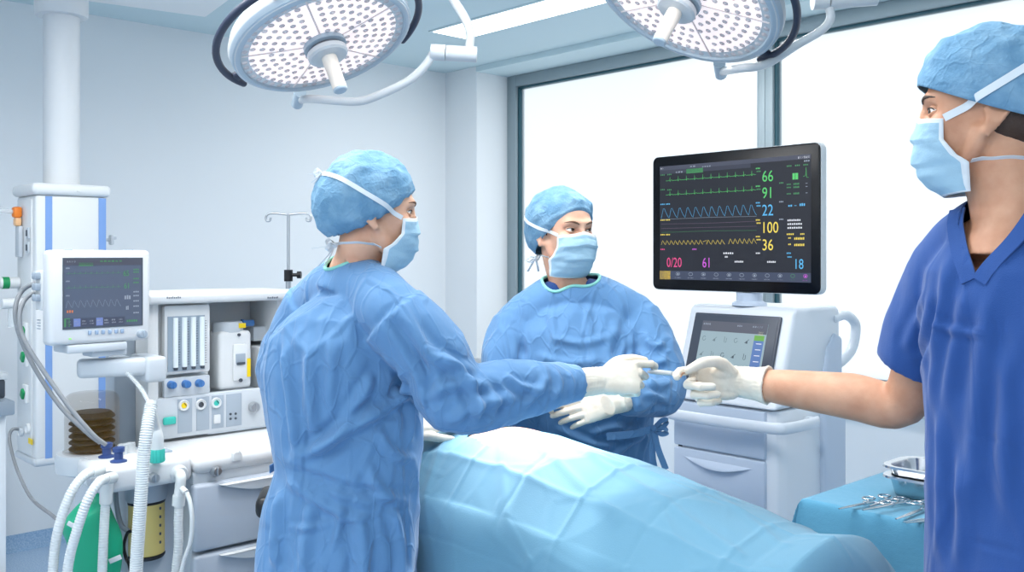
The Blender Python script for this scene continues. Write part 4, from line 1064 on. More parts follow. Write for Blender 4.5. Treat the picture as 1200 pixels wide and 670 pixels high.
# ---- hands ------------------------------------------------------
FING = (('index', .030, .092, (.044, .026, .022), .0094), ('middle', .009, .096, (.048, .030, .023), .0097), ('ring', -.012, .090, (.044, .028, .023), .0092), ('pinky', -.032, .081, (.034, .021, .020), .0082))
def hand(b, M, flex, thumb, left=False, k=1.0, spread=(2, .5, -1, -3), fat=1.0):
    """closed pieces of a hand in frame M: x along the fingers, y to the thumb of a right hand, z out of the back"""
    sy = -1 if left else 1
    def T(p): return M @ V((p[0]*k, p[1]*sy*k, p[2]*k))
    def R_(c, w, t, sk=0):
        return [T((c[0]+sk*math.sin(a)*0, c[1]+w*math.copysign(abs(math.cos(a))**.8, math.cos(a)), c[2]+t*math.copysign(abs(math.sin(a))**.8, math.sin(a)))) for a in [2*PI*i/24 for i in range(24)]]
    b.loft([R_((-.03, 0, 0), .026*fat, .02*fat), R_((0, 0, 0), .028*fat, .021*fat), R_((.02, .001, -.001), .034*fat, .021*fat), R_((.05, .001, -.002), .040*fat, .0185*fat), (R_((.08, 0, -.001), .0405*fat, .0145*fat)), R_((.093, -.001, -.001), .037*fat, .010*fat)])
    # thenar and hypothenar pads
    for c, r in (((.036, .024, -.012), (.03, .015, .014)), ((.036, -.024, -.01), (.034, .012, .013))):
        b.ell((0, 0, 0), (1, 1, 1), 16, 10, mx=M @ Matrix.Translation((c[0]*k, c[1]*sy*k, c[2]*k)) @ Matrix.Diagonal((r[0]*k, r[1]*k, r[2]*k, 1)))
    for i, (nm, y, x, L, r) in enumerate(FING):
        a = 0; p = V((x-.012, y, -.002)); pts = [p.copy(), V((x, y, 0))]; p = pts[-1].copy()
        sp = math.radians(spread[i])
        for seg in range(3):
            a += math.radians(flex[i][seg]); d = V((math.cos(a)*math.cos(sp), math.cos(a)*math.sin(sp), -math.sin(a)))
            m_ = p + d*L[seg]*.5
            p = p + d*L[seg]; pts += [m_, p.copy()]
        rs = [r*1.05, r*1.12, r*1.0, r*1.04, r*.93, r*.95, r*.86, r*.78]
        b.tube([T(q) for q in pts], [q*k*fat for q in rs], n=14, round_ends=True)
    tp = [(.018, .022, -.010)]+list(thumb)
    P = catmull([T(q) for q in tp], 5)
    b.tube(P, lerp_list([.0135*k*fat, .0135*k*fat, .0118*k*fat, .0112*k*fat, .0086*k*fat], len(P)), n=14, round_ends=True)
# ---- skin and cloth ---------------------------------------------------
def skin(name, c, c2, sss=.12):
    return mat(name, c, .48, spec=.35, sss=sss, mottle=(18, c2, 4), bump=(220, .05, (1, 1, 1)))
m_skin1 = skin('skin_light', (226, 180, 152), (214, 160, 132)); m_skin2 = skin('skin_light_warm', (228, 184, 158), (216, 164, 138)); m_skin3 = skin('skin_tan', (214, 164, 134), (196, 142, 112))
m_glove = mat('latex_glove', (236, 228, 212), .42, spec=.4, mottle=(26, (226, 214, 196), 3), bump=[(40, .12, (1, 1, 1))])
m_gown = mat('surgical_gown', (98, 141, 184), .72, spec=.2, sheen=.2, bump=[('s', 7, .45, (1, 1, .45)), ('s', 17, .25, (1, 1, .6)), ('r', 9, .25, (1, 1, .6)), (40, .12, (1, 1, 1))])
m_scrub = mat('scrub_cotton', (46, 80, 142), .85, spec=.12, sheen=.2, bump=[('v', 6, .2, (1, 1, .3)), (12, .25, (1, 1, .4)), (500, .1, (1, 1, 1))])
m_cap = mat('cap_fabric', (108, 150, 180), .8, spec=.15, mottle=(22, (142, 178, 202), 5, .4, .75), bump=[('r', 20, .4, (1, 1, 1)), ('s', 24, .2, (1, 1, 1)), (38, .35, (1, 1, 1)), (150, .2, (1, 1, 1))])
m_mask = mat('mask_fabric', (160, 194, 213), .75, spec=.2, bump=(300, .1, (1, 1, 1)))
m_maskw = mat('mask_white', (222, 228, 232), .75, spec=.2)
m_mint = mat('mint_trim', (140, 208, 196), .7)
m_hair = mat('dark_hair', (58, 40, 30), .5, bump=(200, .3, (1, .2, 1)))
m_hair3 = mat('brown_hair', (66, 50, 40), .6, bump=(200, .3, (1, .2, 1)))
m_sclera = mat('eye_white', (236, 232, 228), .2)
m_iris = mat('iris_brown', (92, 66, 46), .2); m_pupil = mat('pupil', (12, 10, 10), .1)
m_brow = mat('eyebrow', (104, 76, 58), .7); m_lash = mat('eyelash', (40, 26, 22), .6)
m_white_sole = mat('clog_white', (228, 232, 234), .4)
# ---- heads -----------------------------------------------------------------------
EYE = (.0735, .0320, .008); ER = (.0126, .0138, .0126); EYAW = math.radians(13)
def eyeM(s): return Matrix.Translation((EYE[0], s*EYE[1], EYE[2])) @ Matrix.Rotation(s*EYAW, 4, 'Z')
def head_pieces(b, M, male=False):
    jw = 1.06 if male else .97
    def T(p): return M @ V(p)
    b.ell((-.012, 0, .036), (.099, .077, .091), 36, 22, mx=M)
    rings = []
    for z, cx, hw, hd in ((.062, .030, .062, .056), (.035, .034, .067, .058), (.012, .037, .0675, .054), (-.012, .040, .066, .0505), (-.04, .043, .0605*jw, .046), (-.068, .047, .0515*jw, .040), (-.09, .052, .040*jw, .033), (-.106, .056, .027*jw, .024), (-.112, .057, .016, .015)):
        rings.append([T((cx+hd*math.copysign(abs(math.cos(a))**.9, math.cos(a)), hw*math.copysign(abs(math.sin(a))**.9, math.sin(a)), z)) for a in [2*PI*k/32 for k in range(32)]])
    b.loft(rings)
    b.tube([T((.068, -.05, .024)), T((.085, -.032, .031)), T((.0885, 0, .027)), T((.085, .032, .031)), T((.068, .05, .024))], [.008, .010, .009, .010, .008], n=14, spline=5, round_ends=True)
    b.tube([T((.088, 0, .026)), T((.0925, 0, .010)), T((.0965, 0, -.008)), T((.0985, 0, -.024))], [.008, .0078, .0085, .0095], n=16, spline=4, round_ends=True)
    for s in (-1, 1):
        b.ell((.062, s*.046, -.014), (.024, .020, .016), 18, 12, mx=M)
        b.ell((.094, s*.010, -.028), (.009, .008, .007), 14, 8, mx=M)
        # jaw angle
        b.tube([T((.008, s*.058*jw, -.03)), T((.018, s*.055*jw, -.058)), T((.04, s*.042*jw, -.085)), T((.058, s*.02, -.10))], [.016, .015, .014, .013], n=14, spline=4, round_ends=True)
        # ear
        E = M @ Matrix.Translation((-.008, s*.077, -.004)) @ Matrix.Rotation(s*.35, 4, 'Z') @ Matrix.Rotation(-.18, 4, 'Y')
        b.tube([E @ V((.006, 0, -.030)), E @ V((-.006, s*.003, -.020)), E @ V((-.018, s*.010, .004)), E @ V((-.016, s*.012, .024)), E @ V((-.002, s*.008, .034)), E @ V((.010, s*.004, .024)), E @ V((.012, 0, .006))], [.006, .006, .0048, .0045, .0045, .0045, .004], n=12, spline=5, round_ends=True)
        b.ell((0, 0, 0), (1, 1, 1), 14, 8, mx=E @ Matrix.Translation((.002, s*.004, -.026)) @ Matrix.Diagonal((.010, .0065, .012, 1)))
        b.ell((0, 0, 0), (1, 1, 1), 14, 8, mx=E @ Matrix.Translation((-.002, s*.001, 0)) @ Matrix.Diagonal((.015, .004, .028, 1)))
    b.tube([T((.088, -.016, -.062)), T((.092, 0, -.060)), T((.088, .016, -.062))], [.005, .007, .005], n=10, spline=3, round_ends=True)
def face_detail(me, M):
    """carve eye sockets and lids into a remeshed head"""
    # finer mesh round the eyes
    Mi = M.inverted()
    bm = bmesh.new(); bm.from_mesh(me)
    for lvl in range(2):
        es = []
        for e in bm.edges:
            p = Mi @ ((e.verts[0].co+e.verts[1].co)/2)
            if p.x > .045 and abs(abs(p.y)-EYE[1]) < .026 and abs(p.z-EYE[2]) < .020: es.append(e)
        bmesh.ops.subdivide_edges(bm, edges=es, cuts=1, use_grid_fill=True)
        bmesh.ops.triangulate(bm, faces=[f for f in bm.faces if len(f.verts) > 4])
    bm.to_mesh(me); bm.free()
    co = get_co(me); R3 = np.array(Mi)[:3, :3]; t3 = np.array(Mi)[:3, 3]
    L = co @ R3.T + t3
    for s in (-1, 1):
        Em = np.array(eyeM(s)); Er, Et = Em[:3, :3], Em[:3, 3]
        Q = (L-Et) @ Er
        x, dy, dz = Q[:, 0], Q[:, 1], Q[:, 2]
        m = (x > -.012) & (np.abs(dy) < .030) & (np.abs(dz) < .026)
        g = np.exp(-(dy/.019)**2-((dz-.001)/.012)**2)
        x1 = x-.0050*g
        tilt = .0012*dy*s/.013
        q = (dy/ER[1])**2+(dz/ER[2])**2
        xs = ER[0]*np.sqrt(np.clip(1-q, 0, 1))
        up = np.where(dz-tilt > 0, .0054, .0040)
        A = (dy/.0128)**2+((dz-tilt)/up)**2
        w = np.clip(1-(np.sqrt(A)-1)/1.3, 0, 1); w = w*w*(3-2*w)
        lid = xs+.0014
        x2 = np.maximum(x1*(1-w)+lid*w, np.where(q < 1, lid, -1))
        x2 = x2-.0011*np.exp(-((dz-tilt-.0082+.06*np.abs(dy))/.0014)**2)*(np.abs(dy) < .016)*(A > 1)
        x2 = np.where(A < 1, xs-.004, x2)
        Q[m, 0] = x2[m]
        L[m] = (Q @ Er.T + Et)[m]
    M3 = np.array(M)[:3, :3]; mt = np.array(M)[:3, 3]
    set_co(me, L @ M3.T + mt)
def add_eyes(root, M, look, sides=(-1, 1)):
    for s in sides:
        E = M @ eyeM(s)
        b = MB(); b.ell((0, 0, 0), (1, 1, 1), 28, 18, mi=0, mx=Matrix.Diagonal((*ER, 1)))
        d = (Matrix.Rotation(-s*EYAW, 3, 'Z') @ V(look)).normalized()
        ax = d.cross(V((0, 0, 1))).normalized(); ay = ax.cross(d)
        for r, mi_, off in ((.0062, 1, .0002), (.0028, 2, .0004)):
            n = 20; co = []
            for rr in (0, .5, 1):
                for k in range(n):
                    v = d*.0125+(ax*math.cos(2*PI*k/n)+ay*math.sin(2*PI*k/n))*r*rr
                    u = V((v.x/ER[0], v.y/ER[1], v.z/ER[2])).normalized()
                    co.append(V((u.x*(ER[0]+off), u.y*(ER[1]+off), u.z*(ER[2]+off))))
            b._add(co, [(j*n+k, j*n+(k+1) % n, (j+1)*n+(k+1) % n, (j+1)*n+k) for j in range(2) for k in range(n)], mi_)
        put(b.build('eye', [m_sclera, m_iris, m_pupil], root), root, E)
        b = MB(); pts = []
        for k in range(13):
            y = -.0128+.0256*k/12; zz = .0054*math.sqrt(max(0, 1-(y/.0128)**2))+.0012*(y*s)/.013
            q = max(0, 1-(y/ER[1])**2-(zz/ER[2])**2); pts.append((ER[0]*math.sqrt(q)+.0016, y, zz))
        b.tube(pts, [.0004]+[.0010]*11+[.0006], n=6); put(b.build('eyelashes', m_lash, root), root, E)
def add_brow(root, M, bvh, sides, m, thick=.0034):
    Mi = M.inverted()
    for s in sides:
        pts = []
        for k in range(9):
            t = k/8; y = s*(.013+.040*t); z = .024+.0075*math.sin(PI*min(1, t*.78)); 
            h = bvh.ray_cast(M @ V((.16, y, z)), (M.to_3x3() @ V((-1, 0, 0))).normalized())
            p = Mi @ h[0] if h[0] else V((.08, y, z)); pts.append(p+V((.0003, 0, 0)))
        b = MB(); b.tube(pts, [thick*.45, thick*.75, thick*.9, thick*.9, thick*.85, thick*.7, thick*.55, thick*.4, thick*.15], n=8, up=(1, 0, 0), flat=(1, .5))
        o = b.build('eyebrow', m, root); o.matrix_parent_inverse = Matrix.Translation(root.location).inverted(); o.matrix_basis = M
def put(o, root, M):
    o.matrix_parent_inverse = Matrix.Translation(root.location).inverted(); o.matrix_basis = M; return o
# ---- cap and mask, in head axes --------------------------------------------
def cap_surface(a, e, P):
    """a azimuth (0 = front), e elevation -90..90 of a bouffant"""
    ca, sa = math.cos(a), math.sin(a); ce, se = math.cos(e), math.sin(e)
    rx = P['front'] if ca > 0 else P['back']; rz = P['up'] if se > 0 else P['down']
    x = -.012+rx*ca*ce; y = P['side']*sa*ce; z = .036+rz*se
    if ca < 0: z += P.get('sag', 0)*(-ca)**1.5*ce*(1-.7*max(0, se))
    return V((x, y, z))
def make_cap(root, M, P, seed, band=0):
    hf, hb = P['hem']                       # hem height at the front and at the back
    na, ne = 120, 60; b = MB()
    def hemz(a): 
        t = (1-math.cos(a))/2; side = math.sin(a)**2
        return hf*(1-t)+hb*t+P.get('hemside', 0)*side
    def fn(u, v):
        a = 2*PI*u
        # find elevation where the surface crosses the hem
        hz = hemz(a); lo, hi = -1.45, 1.2
        for _ in range(18):
            mid = (lo+hi)/2
            if cap_surface(a, mid, P).z < hz: lo = mid
            else: hi = mid
        e = lo+(PI/2-.001-lo)*(v**.9)
        p = cap_surface(a, e, P); c = V((-.012, 0, .036)); d = (p-c).normalized()
        k = min(1, v*6)
        f = mnoise.noise(V((p.x*26+seed, p.y*26, p.z*20)))
        rid = (1-abs(mnoise.noise(V((p.x*17+seed*3, p.y*17, p.z*12+5)))))**3
        puck = math.sin(a*23+3*mnoise.noise(V((a*3, seed, 0))))*math.exp(-v*9)*.0025
        amp = 1.0
        if band and math.cos(a) > -.55:
            amp = min(1, max(.12, (v-band)/.1))
        disp = (.0045*f+.006*rid+.0022*mnoise.noise(V((p.x*60, p.y*60, p.z*60+seed))))*k*amp+puck*(amp if band else 1)
        if band: disp += .003*(1/(1+math.exp(-(v-band)*70)))*(1 if math.cos(a) > -.55 else 0)
        tuck = P.get('tuck', .004)*(1-min(1, v*12))
        return p+d*(disp-tuck)
    b.grid(fn, na, ne); bmesh.ops.remove_doubles(b.bm, verts=b.bm.verts[:], dist=.0004)
    o = b.build('surgical_cap', m_cap, root, ang=180); put(o, root, M)
    s_ = o.modifiers.new('t', 'SOLIDIFY'); s_.thickness = .0012; s_.offset = -1
    return o
def make_mask(root, M, k=1.0, seed=0, wide=1.0):
    b = MB(); nu, nv = 60, 48
    def fn(u, v):
        t = (u-.5)*2; sn, cs = math.sin(t*PI/2), math.cos(t*PI/2)
        xe = np.interp(v, [0, .3, .5, .6, 1], [.062, .060, .040, .022, .018]); ye = np.interp(v, [0, .3, .55, 1], [.0655, .069, .070, .062])*wide
        xf = np.interp(v, [0, .15, .35, .6, .75, .9, 1], [.1015, .107, .110, .107, .099, .079, .058])
        zt = -.004+.006*math.exp(-(t/.22)**2)-.004*abs(t)
        zb = -.131+.006*abs(t)**1.6
        z = zt+(zb-zt)*v
        x = xe+(xf-xe)*cs**.85; y = ye*math.copysign(abs(sn)**.92, sn)
        pl = (v*3.2) % 1
        amp = .0062*math.exp(-(t/.75)**4)*(1 if .12 < v < .92 else .15)
        x += amp*(pl-.5)*1.2
        n_ = mnoise.noise(V((t*3, v*6, seed)))*.0022+mnoise.noise(V((t*8, v*12, seed+4)))*.0010
        return V((x+n_*cs, y+n_*sn, z+(.003*(pl-.5)*math.exp(-(t/.8)**4) if .12 < v < .92 else 0)))
    vs, fs = b.grid(fn, nu, nv)
    for f in fs:
        j = f.index if f.index >= 0 else 0
    for i, f in enumerate(fs):
        r_, c_ = i//nu, i % nu
        if r_ < 3 or c_ < 2 or c_ >= nu-2 or r_ >= nv-1: f.material_index = 1
    o = b.build('surgical_mask', [m_mask, m_maskw], root, ang=180, recalc=False); put(o, root, M)
    s_ = o.modifiers.new('t', 'SOLIDIFY'); s_.thickness = .0016
    return o
def strap(root, M, pts, w, surf, name='mask_strap', off=.002, pre=None):
    """ribbon hugging the surfaces in surf (list of bvh in world) along head-local points"""
    P = catmull([V(p) for p in pts], 10); out = []; ups = []
    c = V((-.005, 0, .02))
    for i, p in enumerate(P):
        q = p; best = None
        pw = M @ p; cw = M @ V((c.x, c.y, p.z*.6+c.z*.4)); d = (pw-cw).normalized()
        for bv in surf:
            h = bv.ray_cast(cw+d*.3, -d)
            if h[0] is not None:
                L = (h[0]-cw).dot(d)
                if best is None or L > best: best = L
        if best is not None and (pre is None or i >= pre): q = M.inverted() @ (cw+d*(best+off))
        out.append(q); ups.append((q-c).normalized())
    # smooth
    for _ in range(3):
        out = [out[0]]+[(out[i-1]+out[i]*2+out[i+1])/4 for i in range(1, len(out)-1)]+[out[-1]]
    b = MB(); n = len(out); wv = []
    for i in range(n):
        t = (out[min(i+1, n-1)]-out[max(i-1, 0)]).normalized(); wv.append(t.cross(ups[i]).normalized())
    stripmesh(b, out, w, wv, .0006)
    return out[-1]+(out[-1]-V((-.005, 0, .02))).normalized()*.004 if put(b.build(name, m_maskw, root), root, M) else None
def bow(root, M, c, s=1.0, name='strap_bow'):
    b = MB(); c = V(c)
    for d in (V((-.2, 1, .3)), V((-.3, -.8, -.2))):
        pts = [c, c+d*.018*s+V((-.004, 0, .006)), c+d*.030*s+V((-.01, 0, -.002)), c+d*.018*s+V((-.008, 0, -.010)), c+V((-.002, 0, -.002))]
        stripmesh(b, pts, .007*s, V((-.8, 0, .5)), .0006, spline=6)
    for d in (V((-.3, .5, -1)), V((-.6, -.3, -1)), V((-.9, .2, -.2))):
        pts = [c, c+d*.02*s, c+d*.045*s+V((-.006, .004, 0))]
        stripmesh(b, pts, .007*s, V((.3, .9, 0)), .0006, spline=5)
    b.ell(tuple(c), (.006*s, .006*s, .006*s), 12, 8)
    return put(b.build(name, m_maskw, root), root, M)
# ---- cloth wrinkles --------------------------------------------------------
def wrinkle(me, seed, amp=.006, freq=9, folds=(), stretch=(1, 1, .45), mask=None, fine=.0016):
    """displace along normals: ridged noise plus explicit fold lines [(pts, width, height)]"""
    co = get_co(me); no = get_no(me); n = len(co); d = np.zeros(n)
    for i in range(n):
        p = co[i]
        q = V((p[0]*freq*stretch[0]+seed, p[1]*freq*stretch[1], p[2]*freq*stretch[2]))
        w = mnoise.noise_vector(q*.6)*.55
        r = 1-abs(mnoise.noise(q+w)); r2 = 1-abs(mnoise.noise(q*2.1+w*1.5+V((7, 3, 1))))
        d[i] = amp*(r*r*r-.35)*1.3+amp*.45*(r2*r2*r2-.3)+fine*mnoise.noise(q*4.3)
    if mask is not None: d *= mask(co)
    for pts, w, h in folds:
        P = np.array([list(p) for p in catmull(pts, 8)])
        A, B = P[:-1], P[1:]; AB = B-A; L2 = (AB**2).sum(1)
        lo = P.min(0)-3*w; hi = P.max(0)+3*w
        idx = np.where(((co > lo) & (co < hi)).all(1))[0]
        if not len(idx): continue
        X = co[idx][:, None, :]-A[None]
        t = np.clip((X*AB[None]).sum(2)/L2[None], 0, 1)
        dist = np.sqrt(((X-t[..., None]*AB[None])**2).sum(2)); j = dist.argmin(1); dm = dist[np.arange(len(idx)), j]
        s_ = (j+t[np.arange(len(idx)), j])/len(A)
        env = np.clip(np.minimum(s_, 1-s_)*5, 0, 1)
        d[idx] += 1.7*h*env*(np.exp(-(dm/w)**2)-.45*np.exp(-((dm-1.9*w)/(.9*w))**2))
    set_co(me, co+no*d[:, None])
def smooth_mesh(me, it=2, f=.5):
    bm = bmesh.new(); bm.from_mesh(me)
    for _ in range(it): bmesh.ops.smooth_vert(bm, verts=bm.verts[:], factor=f, use_axis_x=True, use_axis_y=True, use_axis_z=True)
    bm.to_mesh(me); bm.free(); me.update()
def headM(c, f, pitch=0, roll=0, k=1.0):
    f = V((f[0], f[1], 0)).normalized(); yaw = math.atan2(f.y, f.x)
    return Matrix.Translation(c) @ Matrix.Rotation(yaw, 4, 'Z') @ Matrix.Rotation(-math.radians(pitch), 4, 'Y') @ Matrix.Rotation(math.radians(roll), 4, 'X') @ Matrix.Scale(k, 4)
def bvh_of(o):
    dg = bpy.context.evaluated_depsgraph_get(); dg.update()
    me = bpy.data.meshes.new_from_object(o.evaluated_get(dg)); me.transform(o.matrix_world)
    bm = bmesh.new(); bm.from_mesh(me); t = BVHTree.FromBMesh(bm); bm.free(); bpy.data.meshes.remove(me); return t
def legs_clothes(root, hips, knees, ankles, f, m_tr):
    yaw = math.atan2(f[1], f[0])
    b = MB()
    for h, k_, a in zip(hips, knees, ankles):
        b.tube([h+V((0, 0, .02)), h, k_, a+V((0, 0, .03))], [.085, .09, .075, .065], n=20, spline=6)
    b.ell(tuple((hips[0]+hips[1])/2+V((0, 0, .02))), (.13, .13, .10), 24, 14)
    me = remesh(b, .012, 3); tr = link(me, 'trousers', m_tr, root)
    for a in ankles:
        b = MB(); b.m = Matrix.Translation(V((a.x, a.y, 0))) @ Matrix.Rotation(yaw, 4, 'Z')
        b.loft([[V((x, y, z)) for x, y in [(cx+lx*math.cos(t), wy*math.sin(t)) for t in [2*PI*i/24 for i in range(24)]]] for z, cx, lx, wy in ((.0, .05, .135, .045), (.02, .05, .138, .05), (.05, .045, .125, .047), (.08, .01, .08, .042), (.105, -.02, .045, .038))])
        o = b.build('shoe', m_white_sole, root); o.matrix_parent_inverse = Matrix.Translation(root.location).inverted()
    return tr
def body(name, label, skinm, J, f, male=False, vox=.0055):
    """one continuous body. J: dict of joints in world coordinates"""
    b = MB(); f = V((f[0], f[1], 0)).normalized(); r = V((f.y, -f.x, 0)); k = 1.0 if male else .92
    HM = J['HM']; hc = HM.to_translation()
    head_pieces(b, HM, male)
    nb = J['neck']; sl, sr, pel = J['SL'], J['SR'], J['pelvis']
    nr = .058 if male else .050
    b.tube([HM @ V((-.022, 0, .0)), HM @ V((-.018, 0, -.055)), (HM @ V((-.02, 0, -.075))).lerp(nb, .5), nb, nb-V((0, 0, .05))], [nr*1.02, nr, nr, nr*1.12, nr*1.5], n=22, spline=5)
    b.tube([sl, sl.lerp(nb, .45)+V((0, 0, .0)), nb-V((0, 0, .03)), sr.lerp(nb, .45)+V((0, 0, .0)), sr], [.052*k, .055*k, .06*k, .055*k, .052*k], n=18, spline=5, round_ends=True)
    top = (sl+sr)/2
    rg = []
    for t, a, bb, fo in ((-.17, .05, .046, 0), (-.10, .085, .056, 0), (-.03, .12, .07, 0), (.06, .15, .09, .01), (.2, .16, .112, .015), (.45, .14, .10, .005), (.65, .125, .095, 0), (.85, .155, .105, 0), (1.0, .165, .115, -.005), (1.12, .15, .105, -.005)):
        c = top.lerp(pel, t); rg.append(ring(c+f*fo, r, f, a*k, bb*k))
    b.loft(rg)
    for s, e, w, hm, fl, th, lf in J['arms']:
        R0 = .050*k if male else .038
        b.tube([s, s.lerp(e, .5), e, e.lerp(w, .3), e.lerp(w, .7), w], [R0*1.05, R0*.95, R0*.86, R0*.9, R0*.72, R0*(.50 if male else .56)], n=18, spline=5, round_ends=True)
        hand(b, hm, fl, th, lf, .93 if male else .87, fat=.70)
    for h, kn, a in zip(J['hips'], J['knees'], J['ankles']):
        b.tube([h, h.lerp(kn, .5), kn, kn.lerp(a, .35), a], [.085*k, .072*k, .054*k, .055*k, .038*k], n=18, spline=5, round_ends=True)
        b.tube([a+V((0, 0, -.02)), a-V((0, 0, .045))+f*.06, a-V((0, 0, .06))+f*.15], [.035, .034, .024], n=14, spline=4, round_ends=True)
    me = remesh(b, vox, 4)
    face_detail(me, HM)
    root = bpy.data.objects.new(name, me); COL.objects.link(root)
    base = V((pel.x, pel.y, 0)); me.transform(Matrix.Translation(-base)); root.location = base
    bpy.context.view_layer.update()
    me.materials.clear(); me.materials.append(skinm); me.shade_smooth()
    tag(root, label, 'person')
    return root
def glove(root, hm, fl, th, left, k, fore, L=.075, label=None, vox=.0021, flare=.0):
    """fore: direction from the wrist towards the elbow"""
    b = MB(); hand(b, hm, fl, th, left, k)
    w = hm.to_translation(); d = V(fore).normalized()
    z = hm.to_3x3() @ V((0, 0, 1)); z = (z-d*z.dot(d)).normalized(); y = d.cross(z)
    rg = []
    for t, ra, rb in ((-.035, .029, .021), (-.01, .030, .0235), (.01, .0305, .025), (L*.35, .031, .026), (L*.6, .0315, .0275), (L*.95, .034+flare, .031+flare), (L, .034+flare, .031+flare)):
        rg.append(ring(w+d*t*k, y, z, ra*k*1.06, rb*k*1.06, 28, 2))
    b.loft(rg)
    # rolled edge
    c = w+d*L*k; rr = ring(c, y, z, (.034+flare)*k*1.06, (.031+flare)*k*1.06, 28, 2); b.tube(rr+[rr[0]], .0022, n=8)
    me = remesh(b, vox, 3)
    co = get_co(me); no = get_no(me); wv = np.array(w); dv = np.array(d)
    t = (co-wv) @ dv
    dd = np.zeros(len(co))
    for i in np.where(t > -.075)[0]:
        p = co[i]; tt = t[i]; a = np.dot(co[i]-wv, np.array(y))
        amt = min(1, max(0, (tt+.02)/.03))
        # gathers running along the cuff and cross creases at the wrist
        q = V((a*160, tt*26, np.dot(co[i]-wv, np.array(z))*160)); dd[i] = .0013*amt*(1-abs(mnoise.noise(q)))**2 
        cr = math.exp(-((tt-.005)/.018)**2); dd[i] += .0009*cr*mnoise.noise(V((tt*260+a*60, a*40, 2)))
        dd[i] += .0006*mnoise.noise(V(tuple(p*90)))
    set_co(me, co+no*dd[:, None])
    o = link(me, 'glove', m_glove, root)
    return o
def trim_ring(root, pts, r, m, name='neck_trim', flat=(1, 1)):
    b = MB(); b.tube(catmull(pts+[pts[0]], 6), r, n=10); o = b.build(name, m, root); o.matrix_parent_inverse = Matrix.Translation(root.location).inverted(); return o

def tuck(root, cloth, keep, depth=.004, reach=.045, nup=False):
    """pull the covered skin back under the cloth; keep(p) is true where skin stays as it is"""
    bv = bvh_of(cloth); me = root.data; co = get_co(me); off = np.array(root.location)
    for i in range(len(co)):
        p = V(co[i]+off)
        if keep(p): continue
        q, n, _, d = bv.find_nearest(p, reach)
        if q is None: continue
        if nup and n.z < 0: n = -n
        if (p-q).dot(n) > -depth: co[i] = np.array(q-n*depth)-off
    set_co(me, co)
def along(a, b, p): return (p-a).dot(b-a)/(b-a).length_squared

def cut_open(me, loc, val):
    """remove the cloth where val(local point) < 0 and lay the new border on val = 0"""
    R3 = np.array([list(a) for a in loc[1:]]); o = loc[0]
    bm = bmesh.new(); bm.from_mesh(me)
    L = lambda p: V(((p-o).dot(loc[1]), (p-o).dot(loc[2]), (p-o).dot(loc[3])))
    bmesh.ops.delete(bm, geom=[f for f in bm.faces if val(L(f.calc_center_median())) < 0], context='FACES')
    for it in range(4):
        for e in bm.edges:
            if not e.is_boundary: continue
            for v in e.verts:
                p = L(v.co); a = val(p)
                if abs(a) > .02: continue
                h = 1e-4; gx = (val(p+V((h, 0, 0)))-a)/h; gy = (val(p+V((0, h, 0)))-a)/h; g2 = gx*gx+gy*gy
                if g2 < 1e-6: continue
                k = a/g2*.9; v.co -= (loc[1]*gx+loc[2]*gy)*k
    bm.to_mesh(me); bm.free(); me.update()

def edge_trim(root, me, c, reach, r, m, n=48):
    """trim tube along the open border of the cloth near c"""
    cnt = {}
    for p in me.polygons:
        for e in p.edge_keys: cnt[e] = cnt.get(e, 0)+1
    vs = set(v for e, k in cnt.items() if k == 1 for v in e)
    P = [me.vertices[v].co.copy() for v in vs if (me.vertices[v].co-c).length < reach]
    bins = [[] for _ in range(n)]
    for p in P: bins[int((math.atan2(p.y-c.y, p.x-c.x)+PI)/(2*PI)*n) % n].append(p)
    pts = [sum(b_, V((0, 0, 0)))/len(b_) for b_ in bins if b_]
    for _ in range(3): k = len(pts); pts = [(pts[i-1]+2*pts[i]+pts[(i+1) % k])/4 for i in range(k)]
    b = MB(); b.tube(pts+[pts[0]], r, n=10); o = b.build('neck_trim', m, root); o.matrix_parent_inverse = Matrix.Translation(root.location).inverted(); return o
# ================= PATIENT AND DRAPE
ax = V((.68, -.73, 0)).normalized(); bx = V((-ax.y*-1*-1, 0, 0))
bx = V((ax.y, -ax.x, 0))                     # towards the left surgeon / camera side
B0 = V((-.02, 2.32, 0))
PM = frame(B0, ax, z=(0, 0, 1))              # local x to the feet, y away from the camera side
TZ = .76
def pl(x, y, z): return PM @ V((x, y, z))
ot = thing('operating_table', 'operating table under the blue drape and the patient', 'table', (B0.x, B0.y, 0), math.atan2(ax.y, ax.x))
b = MB(); b.box((.05, 0, TZ-.040), (1.70, .38, .07), .02); b.build('mattress', m_black, ot)
b = MB(); b.box((.05, 0, TZ-.09), (1.66, .36, .03), .006); b.build('tabletop', m_steel, ot)
b = MB(); b.box((-.15, 0, .40), (.24, .24, .58), .02); b.build('column', m_chrome, ot)
b = MB(); b.box((-.15, 0, .06), (.9, .32, .11), .03); b.build('base', m_plas2, ot)
b = MB()
hm = PM @ Matrix.Translation((-.70, 0, TZ+.10)) @ Matrix.Rotation(-PI/2, 4, 'Y') @ Matrix.Identity(4)
hm = frame(pl(-.68, 0, TZ+.105), (0, 0, 1), z=-ax)
head_pieces(b, hm)
b.tube([pl(-.66, 0, TZ+.10), pl(-.50, 0, TZ+.09)], [.055, .062], n=20)
tor = []
for x, a, h in ((-.50, .12, .06), (-.44, .16, .09), (-.32, .17, .108), (-.15, .175, .115), (0, .168, .129), (.1, .168, .127), (.2, .17, .1), (.3, .165, .085)):
    tor.append(ring(pl(x, 0, TZ+h), PM.to_3x3() @ V((0, 1, 0)), V((0, 0, 1)), a, h, 32, 2.3))
b.loft(tor)
